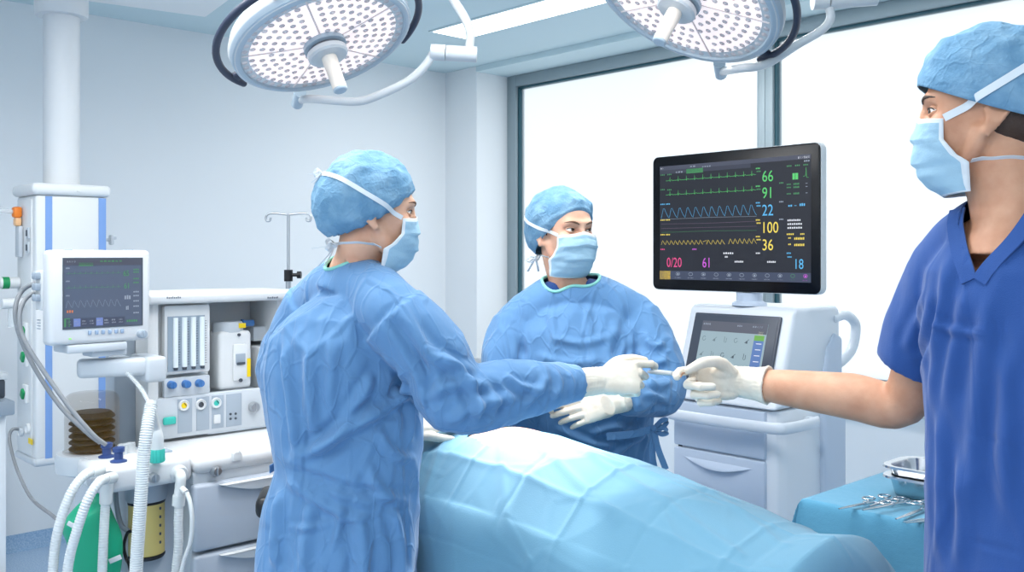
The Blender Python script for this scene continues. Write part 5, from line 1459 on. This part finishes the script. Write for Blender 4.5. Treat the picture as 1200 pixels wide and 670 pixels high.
for s in (-1, 1):
    b.tube([pl(.2, s*.09, TZ+.09), pl(.45, s*.10, TZ+.085), pl(.60, s*.10, TZ+.065), pl(.70, s*.10, TZ+.055)], [.078, .068, .052, .045], n=18, spline=6, round_ends=True)
    b.tube([pl(-.42, s*.145, TZ+.07), pl(-.15, s*.155, TZ+.05), pl(.1, s*.15, TZ+.045), pl(.2, s*.15, TZ+.04)], [.045, .04, .03, .025], n=16, spline=6, round_ends=True)
me = remesh(b, .007, 5)
pt = bpy.data.objects.new('person', me); COL.objects.link(pt); me.transform(Matrix.Translation(-B0)); pt.location = B0
me.materials.clear(); me.materials.append(m_skin2); me.shade_smooth()
tag(pt, 'patient lying under the blue drape, a patch of bare belly showing', 'person')
# ---- drape
def top_h(x, y):
    """height of the cloth above the table over the body"""
    hb = np.interp(x, [-.6, -.42, -.3, -.15, 0, .12, .25, .4, .55, .68, .78, .86, .95], [.10, .2, .222, .232, .252, .252, .236, .218, .196, .170, .150, .165, .178])
    wd = np.interp(x, [-.6, -.3, 0, .3, .6, .95], [.24, .25, .25, .26, .26, .25])
    t = min(1, abs(y)/wd)
    k = .58
    g = 1-.20*(t/k)**2 if t < k else .80-.52*(t-k)/(1-k)
    return hb*g+.012
X0, X1, HANG = -.44, .86, .46
WT = .215
m_cloth = mat('patient_drape', (102, 150, 174), .72, spec=.18, sheen=.2, bump=[('r', 4, .22, (1, 1, 1)), ('s', 5, .10, (1, 1, 1)), (420, .1, (1, 1, 1))])
creases = []
def crease(x, y):
    c = 0
    for x0, y0, x1, y1, a in CR:
        dx, dy = x1-x0, y1-y0; L2 = dx*dx+dy*dy; t = max(0, min(1, ((x-x0)*dx+(y-y0)*dy)/L2))
        dd = math.hypot(x-x0-t*dx, y-y0-t*dy); c += .62*a*math.exp(-(dd/(.006 if abs(a) < .0055 else .011))**2)
    return c
CR = [(-.6, .02, .9, .01, .004), (-.6, -.145, .9, -.15, .004), (-.6, -.32, .9, -.325, -.005), (-.6, -.50, .9, -.50, .005), (-.6, .2, .9, .2, .003)] + [(x_, -.9, x_+.01, .6, a_) for x_, a_ in ((-.29, .004), (-.12, -.004), (.05, .005), (.22, -.004), (.39, .005), (.56, -.004), (.73, .005))] + [
      (-.02, .0, .34, -.30, .011), (.05, -.02, .5, -.16, .009), (.3, -.02, .62, .06, .006), (.45, .1, .8, -.05, .006), (-.1, -.1, .10, -.45, .010), (.34, -.3, .60, -.60, .009), (.2, .0, .75, -.12, .008), (.2, -.2, .34, -.5, .004), (.55, -.1, .75, -.22, .006)]
def dfn(u, v):
    x = X0+(X1+.22-X0)*u; t = -(WT+HANG)+2*(WT+HANG)*v       # t: arc position across, negative = our side
    over = max(0, abs(t)-WT); y = math.copysign(min(abs(t), WT), t); sg = -1 if t < 0 else 1
    end = max(0, x-X1); xx = min(x, X1)
    z = TZ+top_h(xx, y)
    nz = .007*(1-abs(mnoise.noise(V((x*3.1+1, t*4.2, 9)))))**4-.004+.005*mnoise.noise(V((x*4, t*4, 1)))+crease(x, t)
    z += nz
    y2 = y
    if over > 0:
        # leave the top tangentially, then hang
        sl = .55*math.exp(-over/.10)
        fl = .02*over+.012*min(1, over*4)*(math.sin(x*17+2*mnoise.noise(V((x*3, 0, 2))))+.6*mnoise.noise(V((x*8, over*3, 4))))
        y2 = y+sg*(.045*(1-math.exp(-over/.085))+fl)
        z = TZ+top_h(xx, WT*.999)+nz*.6-(over-.045*(1-math.exp(-over/.08)))
    if end > 0:
        z -= end*.92; xx = X1+.06*(1-math.exp(-end/.05))+.01*math.sin(t*20)*min(1, end*6)
    z = max(z, .03)
    return V((xx, y2, z))
OPEN = [(-.045, -.083), (.062, -.102), (.088, -.03), (.08, .14), (-.05, .14)]
def inside_opening(c):
    r = False; n = len(OPEN)
    for i in range(n):
        (x1, y1), (x2, y2) = OPEN[i], OPEN[(i+1) % n]
        if (y1 > c.y) != (y2 > c.y) and c.x < (x2-x1)*(c.y-y1)/(y2-y1)+x1: r = not r
    return r
b = MB(); nu, nv = 330, 360
vs, fs = b.grid(dfn, nu, nv)
# opening over the belly
dl = [f for f in fs if inside_opening(f.calc_center_median())]
bmesh.ops.delete(b.bm, geom=dl, context='FACES')
dr = b.build('surgical_drape', m_cloth, ang=180); dr.matrix_world = PM
s_ = dr.modifiers.new('t', 'SOLIDIFY'); s_.thickness = .0012
tag(dr, 'large light blue surgical drape spread over the patient and operating table', 'drape')

pmi = PM.inverted()
def keep_p(p):
    q = pmi @ p
    return q.x < -.60 or q.z < .5 or inside_opening(q)
tuck(pt, dr, keep_p, .008, .12, True)
pt.data.update()
def cast(bvh, o, d):
    h = bvh.ray_cast(V(o), V(d).normalized()); return h[0]
def ring_on(bvh, axis_pt, ax, r, f, n=28, off=.001, zfun=None, start=.4):
    """loop of points where a cone round axis_pt meets the surface from outside"""
    pts = []
    for k in range(n):
        a = 2*PI*k/n; pts.append(axis_pt+(V(r)*math.cos(a)+V(f)*math.sin(a)))
    return pts
bv_drape = bvh_of(dr)
def on_drape(px, Y):
    p = W(px, HOR, Y); h = bv_drape.ray_cast(V((p.x, p.y, 1.6)), V((0, 0, -1))); return h[0]
# ================= PERSON 1 : surgeon seen from behind, passing the instrument
f1 = V((.8, .6, 0)); r1 = V((.6, -.8, 0))
N1 = W(414, 322, 2.10)
SR1 = N1+r1*.175+V((0, 0, -.075)); SL1 = N1-r1*.175+V((0, 0, -.07))
HM1 = headM(W(436, 251, 2.07), (.965, .26), -3, 0, .94)
E1R, W1R = W(536, 466, 1.955), W(702, 446, 2.08)
E1L, W1L = W(332, 438, 2.33), on_drape(478, 2.34)+V((0, 0, .072))
H1R = frame(W1R, (1, .02, .10), z=(-.05, -.93, .36))
FL1R = ((30, 36, 16), (68, 80, 42), (76, 84, 44), (78, 84, 44)); TH1R = ((.050, .045, -.016), (.086, .050, -.026), (.118, .046, -.036))
H1L = frame(W1L, (.93, .32, .13), z=(-.1, -.35, 1))
FL1L = ((8, 14, 10), (6, 12, 10), (8, 14, 10), (12, 16, 12)); TH1L = ((.048, .046, -.012), (.076, .058, -.02), (.1, .064, -.026))
PE1 = W(402, 575, 2.10); PE1.z = .93
hips = [PE1-r1*.085-V((0, 0, .03)), PE1+r1*.085-V((0, 0, .03))]
knees = [V((h.x, h.y, .49))+f1*.02 for h in hips]; ank = [V((h.x, h.y, .085)) for h in hips]
J1 = dict(HM=HM1, neck=N1, SL=SL1, SR=SR1, pelvis=PE1, hips=hips, knees=knees, ankles=ank,
          arms=[(SR1, E1R, W1R, H1R, FL1R, TH1R, False), (SL1, E1L, W1L, H1L, FL1L, TH1L, True)])
P1 = body('person', 'surgeon in light blue gown seen from behind, reaching right with a gloved hand', m_skin1, J1, f1)
T1 = legs_clothes(P1, hips, knees, ank, f1, m_scrub)
def gown_rings(rows, Y, dep, yoff=0, p=2.2):
    out = []
    for (py, xa, xb), d in zip(rows, dep):
        c = W((xa+xb)/2, py, Y); hw = (xb-xa)/2*Y/F; out.append(ring(c+V((0, yoff, 0)), V((1, 0, 0)), V((0, 1, 0)), hw, d, 40, p))
    return out
b = MB()
rows = [(346, 374, 446), (368, 344, 470), (395, 322, 482), (430, 313, 492), (490, 318, 497), (542, 330, 493), (600, 316, 491), (670, 307, 489), (760, 300, 492), (850, 296, 496)]
rg = gown_rings(rows, 2.12, [.125, .175, .19, .185, .165, .145, .142, .142, .145, .15])
for k, rr in enumerate(rg):
    dy = (0, 0, -.005, -.01, -.025, -.04, -.045, -.05, -.055, -.06)[k]
    for q in rr: q.y += dy
b.loft(rg)
b.tube([SL1, SL1.lerp(N1, .5)+V((0, 0, .004)), N1-V((0, 0, .025)), SR1.lerp(N1, .5)+V((0, 0, .004)), SR1], [.066, .064, .072, .062, .066], n=20, spline=6, round_ends=True)
b.tube([N1+V((.012, 0, .012)), N1-V((0, 0, .04))], [.066, .085], n=24)
b.tube([SR1+V((0, 0, -.005)), SR1.lerp(E1R, .5)+V((.01, 0, .0)), E1R, E1R.lerp(W1R, .35), E1R.lerp(W1R, .65), E1R.lerp(W1R, .86)], [.076, .080, .074, .064, .048, .035], n=24, spline=6)
b.tube([SL1+V((0, 0, -.005)), SL1.lerp(E1L, .5), E1L, E1L.lerp(W1L, .35), E1L.lerp(W1L, .7), E1L.lerp(W1L, .86)], [.078, .074, .066, .052, .042, .036], n=24, spline=6)
# drape of cloth from the armpit towards the waist
me = remesh(b, .005, 7)
w1 = lambda px, py, Y=2.0: W(px, py, Y)
def snap(me, folds):
    """fold lines are given as pixels; drop them on the visible side of the cloth"""
    bm = bmesh.new(); bm.from_mesh(me); bv = BVHTree.FromBMesh(bm); bm.free(); out = []
    cam_ = V((0, 0, CAMH))
    for pts, w, h in folds:
        q = []
        for px, py in pts:
            hit = bv.ray_cast(cam_, (W(px, py, 1)-cam_).normalized())
            if hit[0]: q.append(hit[0])
        if len(q) > 1: out.append((q, w, h))
    return out
folds = snap(me, [
    ([(500, 440), (470, 465), (430, 490), (380, 520), (340, 540)], .012, .012), ([(455, 420), (430, 455), (400, 500), (370, 535)], .011, .008),
    ([(470, 430), (478, 470), (480, 520)], .010, .008), ([(330, 545), (370, 560), (430, 575), (490, 560)], .010, -.006), ([(335, 560), (380, 590), (420, 610)], .010, .007),
    ([(345, 370), (335, 430), (345, 500), (352, 540)], .011, .008), ([(370, 360), (362, 430), (368, 510)], .010, .007), ([(395, 350), (390, 420), (385, 480)], .010, .005),
    ([(330, 570), (325, 620), (322, 670)], .014, .009), ([(365, 580), (358, 630), (355, 680)], .013, .007), ([(420, 600), (425, 640), (424, 690)], .013, .008), ([(460, 590), (470, 640), (468, 690)], .012, .007), ([(395, 560), (398, 600), (392, 650)], .010, .005),
    ([(430, 540), (445, 575), (480, 590)], .010, .006), ([(440, 500), (460, 530), (485, 540)], .009, .006), ([(310, 610), (360, 618), (420, 606), (487, 590)], .007, .004),
    ([(455, 370), (480, 400), (500, 440), (505, 480)], .011, -.010), ([(470, 380), (510, 420), (560, 440)], .013, .007), ([(490, 470), (530, 450), (575, 450)], .012, .008), ([(520, 495), (560, 475), (610, 465)], .012, .007), ([(500, 410), (535, 430), (555, 465), (560, 495)], .010, .007),
    ([(590, 438), (610, 452), (640, 458)], .008, .006), ([(612, 478), (630, 460), (640, 440)], .008, .005), ([(648, 434), (656, 452), (645, 470)], .006, .005), ([(572, 442), (590, 470), (584, 492)], .008, -.005), ([(540, 430), (560, 470), (550, 500)], .009, .005), ([(664, 434), (671, 448), (668, 468)], .005, .004)])
def mask1(co): 
    return np.clip((1.40-co[:, 2])/.10, .25, 1)
wrinkle(me, 3.1, .0062, 9, folds, mask=mask1)
smooth_mesh(me, 1)
cut_open(me, (N1, r1, f1, V((0, 0, 1))), lambda p: math.sqrt(p.x**2+p.y**2)-.062 if p.z > -.1 else 1)
g1 = link(me, 'surgical_gown', m_gown, P1)
def loop_on(o, c, ax, rr, n=30, tilt=None):
    pass
def fit_trim(root, o, c, rx, fy, a, b_, r, m, lift=.0, updir=V((0, 0, 1))):
    """ring of trim lying on the cloth: cast down on the cloth round the neck"""
    bv = bvh_of(o); pts = []
    for k in range(28):
        t = 2*PI*k/28; p = c+V(rx)*a*math.cos(t)+V(fy)*b_*math.sin(t)
        h = bv.ray_cast(p+updir*.12, -updir)
        pts.append((h[0] if h[0] else p)+updir*lift)
    for _ in range(2):
        pts = [(pts[i-1]+2*pts[i]+pts[(i+1) % 28])/4 for i in range(28)]
    return trim_ring(root, pts, r, m)
tuck(T1, g1, lambda p: p.z < .40, .006, .10)
tuck(P1, g1, lambda p: p.z > N1.z+.035 or along(E1R, W1R, p) > .8 and p.x > E1R.x or (p-W1L).length < .2 and along(E1L, W1L, p) > .75)
edge_trim(P1, g1.data, N1, .13, .0042, m_mint)
glove(P1, H1R, FL1R, TH1R, False, .93, E1R-W1R, .085)
glove(P1, H1L, FL1L, TH1L, True, .93, E1L-W1L, .08)
bv1 = bvh_of(P1)
cap1 = make_cap(P1, HM1, dict(front=.108, back=.120, side=.098, up=.106, down=.15, hem=(.046, -.068), hemside=-.022, sag=-.012, tuck=.014), 1.7)
mask_1 = make_mask(P1, HM1, seed=1)
bs = [bv1, bvh_of(cap1)]
for s in (-1, 1):
    e_ = strap(P1, HM1, [(.062, s*.066, -.007), (.015, s*.09, .018), (-.03, s*.10, .042), (-.08, s*.08, .07), (-.12, s*.04, .085), (-.14, s*.0, .09)], .0105, bs)
    strap(P1, HM1, [(.020, s*.069, -.080), (-.005, s*.066, -.078), (-.04, s*.06, -.074), (-.07, s*.03, -.074), (-.078, 0, -.075)], .009, [bv1])
bow(P1, HM1, (-.082, -.012, -.076), 1.1)
bow(P1, HM1, e_, .55)
add_eyes(P1, HM1, (1, -.34, -.12)); add_brow(P1, HM1, bv1, (-1, 1), m_brow)
b = MB(); b.ell((-.018, 0, .03), (.090, .077, .085), 30, 18); put(b.build('hair', m_hair, P1), P1, HM1)
# waist ties
b = MB()
stripmesh(b, [W(px, py, Y) for px, py, Y in ((336, 540, 2.10), (328, 544, 2.10), (321, 547, 2.09), (316, 550, 2.08))], .020, V((.3, 0, 1)), .001, spline=4)
o = b.build('waist_tie', m_gown, P1); o.matrix_parent_inverse = Matrix.Translation(P1.location).inverted()
# ================= PERSON 2 : surgeon facing us beyond the patient
f2 = V((.06, -1, 0)).normalized(); r2 = V((f2.y, -f2.x, 0))
N2 = W(668, 338, 2.76)
SL2 = W(746, 372, 2.76); SR2 = W(606, 380, 2.76)
HM2 = headM(W(659, 274, 2.755), (.58, -.81), 1, 0, .97)
E2L, W2L = W(772, 456, 2.67), W(720, 472, 2.50)
E2R, W2R = W(592, 448, 2.70), W(596, 456, 2.50)
H2L = frame(W2L, (-.93, -.28, -.10), z=(-.15, -.93, .30))
FL2L = ((10, 18, 10), (12, 20, 12), (16, 24, 14), (20, 26, 16)); TH2L = ((.05, .044, -.014), (.078, .044, -.024), (.1, .034, -.034))
H2R = frame(W2R, (.95, -.25, .02), z=(.15, -.85, .4))
PE2 = W(672, 560, 2.80); PE2.z = .92
hips = [PE2-r2*.085-V((0, 0, .03)), PE2+r2*.085-V((0, 0, .03))]
knees = [V((h.x, h.y, .49))+f2*.02 for h in hips]; ank = [V((h.x, h.y, .085)) for h in hips]
J2 = dict(HM=HM2, neck=N2, SL=SL2, SR=SR2, pelvis=PE2, hips=hips, knees=knees, ankles=ank,
          arms=[(SL2, E2L, W2L, H2L, FL2L, TH2L, True), (SR2, E2R, W2R, H2R, FL2L, TH2L, False)])
P2 = body('person', 'surgeon in light blue gown standing behind the patient, face turned to the monitor', m_skin2, J2, f2)
T2 = legs_clothes(P2, hips, knees, ank, f2, m_scrub)
b = MB()
rows = [(350, 640, 704), (364, 612, 736), (385, 600, 752), (420, 592, 762), (470, 594, 765), (515, 600, 764), (560, 594, 774), (620, 588, 782), (720, 584, 790)]
rg = gown_rings(rows, 2.77, [.075, .105, .13, .15, .145, .135, .135, .14, .145])
for k, rr in enumerate(rg):
    for q in rr: q.y += (0, 0, 0, 0, .005, .02, .035, .05, .055)[k]
b.loft(rg)
b.tube([SL2, SL2.lerp(N2, .5)+V((0, 0, .008)), N2-V((0, 0, .02)), SR2.lerp(N2, .5)+V((0, 0, .008)), SR2], [.066, .066, .075, .066, .066], n=20, spline=6, round_ends=True)
b.tube([SL2, SL2.lerp(E2L, .5)+V((.015, 0, 0)), E2L+V((.005, 0, 0)), E2L.lerp(W2L, .4), E2L.lerp(W2L, .8)], [.070, .073, .070, .060, .044], n=24, spline=6)
b.tube([SR2, SR2.lerp(E2R, .5)+V((-.01, 0, 0)), E2R, E2R.lerp(W2R, .4), E2R.lerp(W2R, .85)], [.070, .072, .068, .058, .044], n=24, spline=6)
me = remesh(b, .005, 7)
folds = snap(me, [
    ([(730, 370), (722, 410), (728, 450), (735, 480)], .012, -0.0065), ([(742, 375), (738, 420), (742, 455)], .010, 0.0052), ([(600, 375), (612, 410), (610, 440)], .010, -0.0052),
    ([(640, 395), (680, 402), (722, 392)], .010, 0.0033), ([(625, 415), (665, 425), (710, 420)], .010, 0.0033), ([(745, 410), (765, 425), (785, 420)], .010, 0.0052), ([(742, 435), (765, 450), (790, 446)], .010, 0.0052), ([(735, 470), (760, 462), (785, 470)], .008, 0.0046), ([(740, 490), (765, 478), (786, 478)], .007, -0.0039), ([(755, 395), (768, 405), (780, 400)], .008, 0.0039),
    ([(690, 510), (720, 500), (755, 500)], .010, 0.0059), ([(715, 540), (735, 520), (757, 508)], .009, 0.0052), ([(745, 560), (752, 530), (760, 510)], .008, 0.0052), ([(765, 560), (764, 535), (762, 512)], .007, 0.0046), ([(650, 500), (690, 518), (740, 525)], .009, 0.0039), ([(640, 360), (650, 390), (648, 430)], .010, 0.0026), ([(690, 355), (690, 390), (700, 430)], .010, 0.0026)])
def mask2(co): return np.clip((1.37-co[:, 2])/.10, .25, 1)
wrinkle(me, 11.4, .0055, 10, folds, mask=mask2); smooth_mesh(me, 1)
# open neckline
fit_c = N2+f2*.018
cut_open(me, (fit_c, r2, f2, V((0, 0, 1))), lambda p: ((abs(p.x)/.084)**3+(abs(p.y)/.050)**3)**(1/3)*.07-.07 if p.z > -.2 else 1)
g2 = link(me, 'surgical_gown', m_gown, P2)
tuck(T2, g2, lambda p: p.z < .40, .006, .10)
tuck(P2, g2, lambda p: p.z > N2.z-.03 or (p-W2L).length < .15 and along(E2L, W2L, p) > .7 or (p-W2R).length < .15 and along(E2R, W2R, p) > .7)
s_ = g2.modifiers.new('t', 'SOLIDIFY'); s_.thickness = .002; s_.offset = -1
edge_trim(P2, g2.data, fit_c, .14, .0046, m_mint)
# dark scrub top showing inside the neckline
b = MB(); b.tube([SL2+V((0, 0, -.004)), SL2.lerp(N2, .5)+V((0, 0, .0)), N2-V((0, 0, .030)), SR2.lerp(N2, .5), SR2+V((0, 0, -.004))], [.060, .062, .064, .062, .060], n=20, spline=6, round_ends=True)
b.loft(gown_rings([(352, 640, 704), (364, 612, 736), (385, 606, 746), (420, 600, 752)], 2.77, [.070, .098, .118, .13]))
me = remesh(b, .006, 6)
cut_open(me, (N2, r2, f2, V((0, 0, 1))), lambda p: (abs(p.x)-(.060-.45*max(0, p.y-.0))) if p.y > -.06 and p.z > -.2 else 1)
link(me, 'scrub_collar', m_scrub, P2)
glove(P2, H2L, FL2L, TH2L, True, .92, E2L-W2L, .075); glove(P2, H2R, FL2L, TH2L, False, .92, E2R-W2R, .075)
bv2 = bvh_of(P2)
cap2 = make_cap(P2, HM2, dict(front=.106, back=.120, side=.094, up=.100, down=.15, hem=(.062, -.07), hemside=-.028, sag=-.006, tuck=.010), 8.2, band=.16)
make_mask(P2, HM2, seed=5)
bs = [bv2, bvh_of(cap2)]
for s in (-1, 1):
    e_ = strap(P2, HM2, [(.062, s*.066, -.007), (.015, s*.09, .012), (-.03, s*.10, .03), (-.08, s*.08, .05), (-.12, s*.04, .06), (-.135, s*.0, .06)], .0095, bs)
    strap(P2, HM2, [(.020, s*.069, -.080), (-.005, s*.066, -.078), (-.04, s*.06, -.070), (-.07, s*.03, -.066), (-.078, 0, -.066)], .008, [bv2])
bow(P2, HM2, e_, .7); bow(P2, HM2, (-.08, -.04, -.07), .9)
add_eyes(P2, HM2, (1, .16, .10)); add_brow(P2, HM2, bv2, (-1, 1), m_brow)
b = MB(); b.ell((-.016, 0, .03), (.090, .0775, .085), 30, 18); put(b.build('hair', m_hair, P2), P2, HM2)
b = MB()
for a in ((766, 502, 2.62), ):
    c = W(*a)
    for d in (V((.9, -.1, .5)), V((.9, -.1, -.2))):
        stripmesh(b, [c, c+d*.025+V((0, 0, .01)), c+d*.042, c+d*.022-V((0, 0, .010)), c], .016, V((0, .6, .6)), .001, spline=6)
    b.ell(tuple(c), (.011, .011, .010), 12, 8)
    for d in (V((-.1, -.1, -1)), V((.2, -.1, -1))): stripmesh(b, [c, c+d*.05, c+d*.11+V((.01, 0, 0))], .018, V((1, .3, 0)), .001, spline=5)
    stripmesh(b, [c, c+V((-.06, -.015, -.012)), c+V((-.13, -.01, -.02))], .020, V((0, 0, 1)), .001, spline=5)
o = b.build('waist_tie', m_gown, P2); o.matrix_parent_inverse = Matrix.Translation(P2.location).inverted()
# ================= PERSON 3 : man in dark blue scrubs on the right
f3 = V((-.86, -.51, 0)).normalized(); r3 = V((f3.y, -f3.x, 0))
N3 = W(1190, 262, 1.52)
SR3 = W(1114, 322, 1.66); SL3 = N3-r3*.19+V((0, 0, -.06))
HM3 = headM(W(1155, 138, 1.55), (-.90, .43), 2, 0, .985)
E3R, W3R = W(1058, 472, 1.76), W(866, 447, 1.95)
E3L = SL3+V((.02, -.02, -.29)); W3L = E3L+f3*.05+V((0, 0, -.26))
H3R = frame(W3R, (-1, .04, -.02), z=(-.05, .98, .12))
FL3R = ((30, 34, 14), (62, 78, 36), (70, 82, 40), (76, 84, 42)); TH3R = ((.048, .048, -.024), (.084, .052, -.036), (.117, .040, -.044))
H3L = frame(W3L, (0.05*f3.x, .05*f3.y, -1), z=-r3*1.0)
FLrel = ((14, 22, 12), (16, 24, 14), (18, 26, 14), (22, 28, 16)); THrel = ((.05, .044, -.014), (.078, .05, -.024), (.1, .05, -.034))
PE3 = V((.862, 1.50, 1.0))
hips = [PE3-r3*.09-V((0, 0, .04)), PE3+r3*.09-V((0, 0, .04))]
knees = [V((h.x, h.y, .53)) for h in hips]; ank = [V((h.x, h.y, .085)) for h in hips]
J3 = dict(HM=HM3, neck=N3, SL=SL3, SR=SR3, pelvis=PE3, hips=hips, knees=knees, ankles=ank,
          arms=[(SR3, E3R, W3R, H3R, FL3R, TH3R, False), (SL3, E3L, W3L, H3L, FLrel, THrel, True)])
P3 = body('person', 'man in dark blue short sleeved scrubs seen in profile, holding out a gloved hand', m_skin3, J3, f3, True)
T3 = legs_clothes(P3, hips, knees, ank, f3, m_scrub)
b = MB()
def sring(px, py, Y, a, bb): return ring(W(px, py, Y), r3, f3, a, bb, 40, 2.4)
ctr = [(N3-V((0, 0, .03)), .10, .085), (N3-V((-.01, 0, .075)), .145, .112), (V((.825, 1.51, 1.36)), .17, .125), (V((.835, 1.505, 1.28)), .178, .135), (V((.845, 1.50, 1.18)), .182, .14), (V((.85, 1.50, 1.05)), .184, .145), (V((.852, 1.50, .9)), .192, .15), (V((.855, 1.50, .76)), .20, .152)]
b.loft([ring(c, r3, f3, a, d, 40, 2.5) for c, a, d in ctr])
b.tube([SL3, SL3.lerp(N3, .5)+V((0, 0, .01)), N3-V((0, 0, .02)), SR3.lerp(N3, .45)+V((0, 0, .014)), SR3], [.08, .076, .082, .070, .074], n=20, spline=6, round_ends=True)
b.tube([SR3, SR3.lerp(E3R, .4), SR3.lerp(E3R, .70)], [.074, .078, .074], n=24, spline=6)
b.tube([SL3, SL3.lerp(E3L, .4), SL3.lerp(E3L, .8)], [.074, .078, .078], n=24, spline=6)
me = remesh(b, .006, 6)
folds = snap(me, [
    ([(1120, 290), (1105, 350), (1095, 420), (1090, 480)], .012, 0.0039), ([(1140, 330), (1120, 400), (1105, 480)], .014, 0.0039), ([(1160, 320), (1150, 420), (1140, 520), (1135, 640)], .016, 0.0044), ([(1100, 480), (1104, 560), (1100, 660)], .012, 0.0050), ([(1120, 520), (1128, 600), (1124, 670)], .012, 0.0039), ([(1180, 400), (1178, 500), (1182, 620)], .014, 0.0039), ([(1095, 380), (1110, 385), (1135, 390), (1160, 388)], .006, .004),
    ([(1085, 340), (1075, 380), (1060, 415)], .010, 0.0033), ([(1100, 340), (1085, 395), (1075, 435)], .010, -0.0044), ([(1118, 505), (1160, 514), (1199, 525)], .004, -.0012), ([(1132, 633), (1170, 642), (1199, 650)], .004, -.0012)])
wrinkle(me, 23.7, .0042, 8, folds, mask=lambda co: np.clip((1.47-co[:, 2])/.1, .2, 1)); smooth_mesh(me, 1)
# V neck
def vneck(p):
    w = np.interp(p.z, [-.085, .0, .03, .2], [0, .060, .068, .068])
    a = abs(p.x)-w if p.y > .0 else 1
    return min(a, math.sqrt(p.x**2+p.y**2)-.068) if p.z > -.05 else a
cut_open(me, (N3, r3, f3, V((0, 0, 1))), vneck)
g3 = link(me, 'scrub_top', m_scrub, P3)
tuck(T3, g3, lambda p: p.z < .80, .006, .10)
tuck(P3, g3, lambda p: (along(SL3, E3L, p) > .72 and (p-W3L).length < .36 and (p-E3L.lerp(W3L, max(0, min(1, along(E3L, W3L, p))))).length < .09) or p.z > N3.z-.02 or (p.x < .745 and along(SR3, E3R, p) > .55) or ((p-N3).dot(f3) > -.02 and abs((p-N3).dot(r3)) < .10 and p.z > N3.z-.26))
s_ = g3.modifiers.new('t', 'SOLIDIFY'); s_.thickness = .0025; s_.offset = -1
# neck band along the V
bv = bvh_of(g3)
for s in (-1, 1):
    pts = []
    for k in range(12):
        t = k/11; z = -.09+.115*t; x = s*(np.interp(z, [-.085, .0, .03], [.0, .060, .068])+.009)
        h = bv.ray_cast(N3+r3*x+f3*.4+V((0, 0, z)), -f3)
        pts.append((h[0] if h[0] else N3+r3*x+V((0, 0, z)))+f3*.0015)
    for _ in range(3): pts = [pts[0]]+[(pts[i-1]+2*pts[i]+pts[i+1])/4 for i in range(1, len(pts)-1)]+[pts[-1]]
    b = MB(); stripmesh(b, pts, .026, r3, .0016); o = b.build('neck_band', m_scrub, P3); o.matrix_parent_inverse = Matrix.Translation(P3.location).inverted()
glove(P3, H3R, FL3R, TH3R, False, .98, E3R-W3R, .062, flare=.002)
bv3 = bvh_of(P3)
cap3 = make_cap(P3, HM3, dict(front=.124, back=.130, side=.096, up=.112, down=.14, hem=(.056, -.022), hemside=-.014, sag=0, tuck=.004), 15.2, band=.20)
make_mask(P3, HM3, seed=9)
bs = [bv3, bvh_of(cap3)]
for s in (-1, 1):
    e_ = strap(P3, HM3, [(.062, s*.066, -.007), (.015, s*.085, .020), (-.03, s*.095, .050), (-.08, s*.075, .085), (-.11, s*.03, .10), (-.115, s*.0, .10)], .0125, bs)
    strap(P3, HM3, [(.020, s*.069, -.078), (-.005, s*.066, -.077), (-.04, s*.06, -.072), (-.07, s*.03, -.07), (-.082, 0, -.07)], .0105, [bv3])
add_eyes(P3, HM3, (1, .42, -.10)); add_brow(P3, HM3, bv3, (-1, 1), m_hair3, .0042)
b = MB(); b.ell((-.036, 0, .010), (.078, .0765, .072), 30, 18)
put(b.build('hair', m_hair3, P3), P3, HM3)
# ================= the instrument handed over
ia, ib = W(764, 435.5, 2.115), W(806, 439, 1.925)
d = ib-ia
ins = bpy.data.objects.new('surgical_instrument', None); COL.objects.link(ins); ins.matrix_world = frame(ia, d, y=(0, 0, 1))
tag(ins, 'slim steel instrument passed between the two gloved hands', 'instrument')
L = d.length
b = MB(); b.tube([(-.02, 0, 0), (.0, 0, 0), (L*.3, 0, 0), (L*.62, 0, 0)], [.0035, .006, .007, .006], n=12, spline=4, flat=(.8, 1)); b.build('handle', mat('satin_steel', (222, 224, 227), .38, metal=.75), ins)
b = MB(); b.tube([(L*.6, 0, 0), (L*.8, .0, 0), (L*1.1, .001, 0)], [.003, .0022, .0008], n=10, spline=4, flat=(.4, 1)); b.build('blade', m_steel, ins)
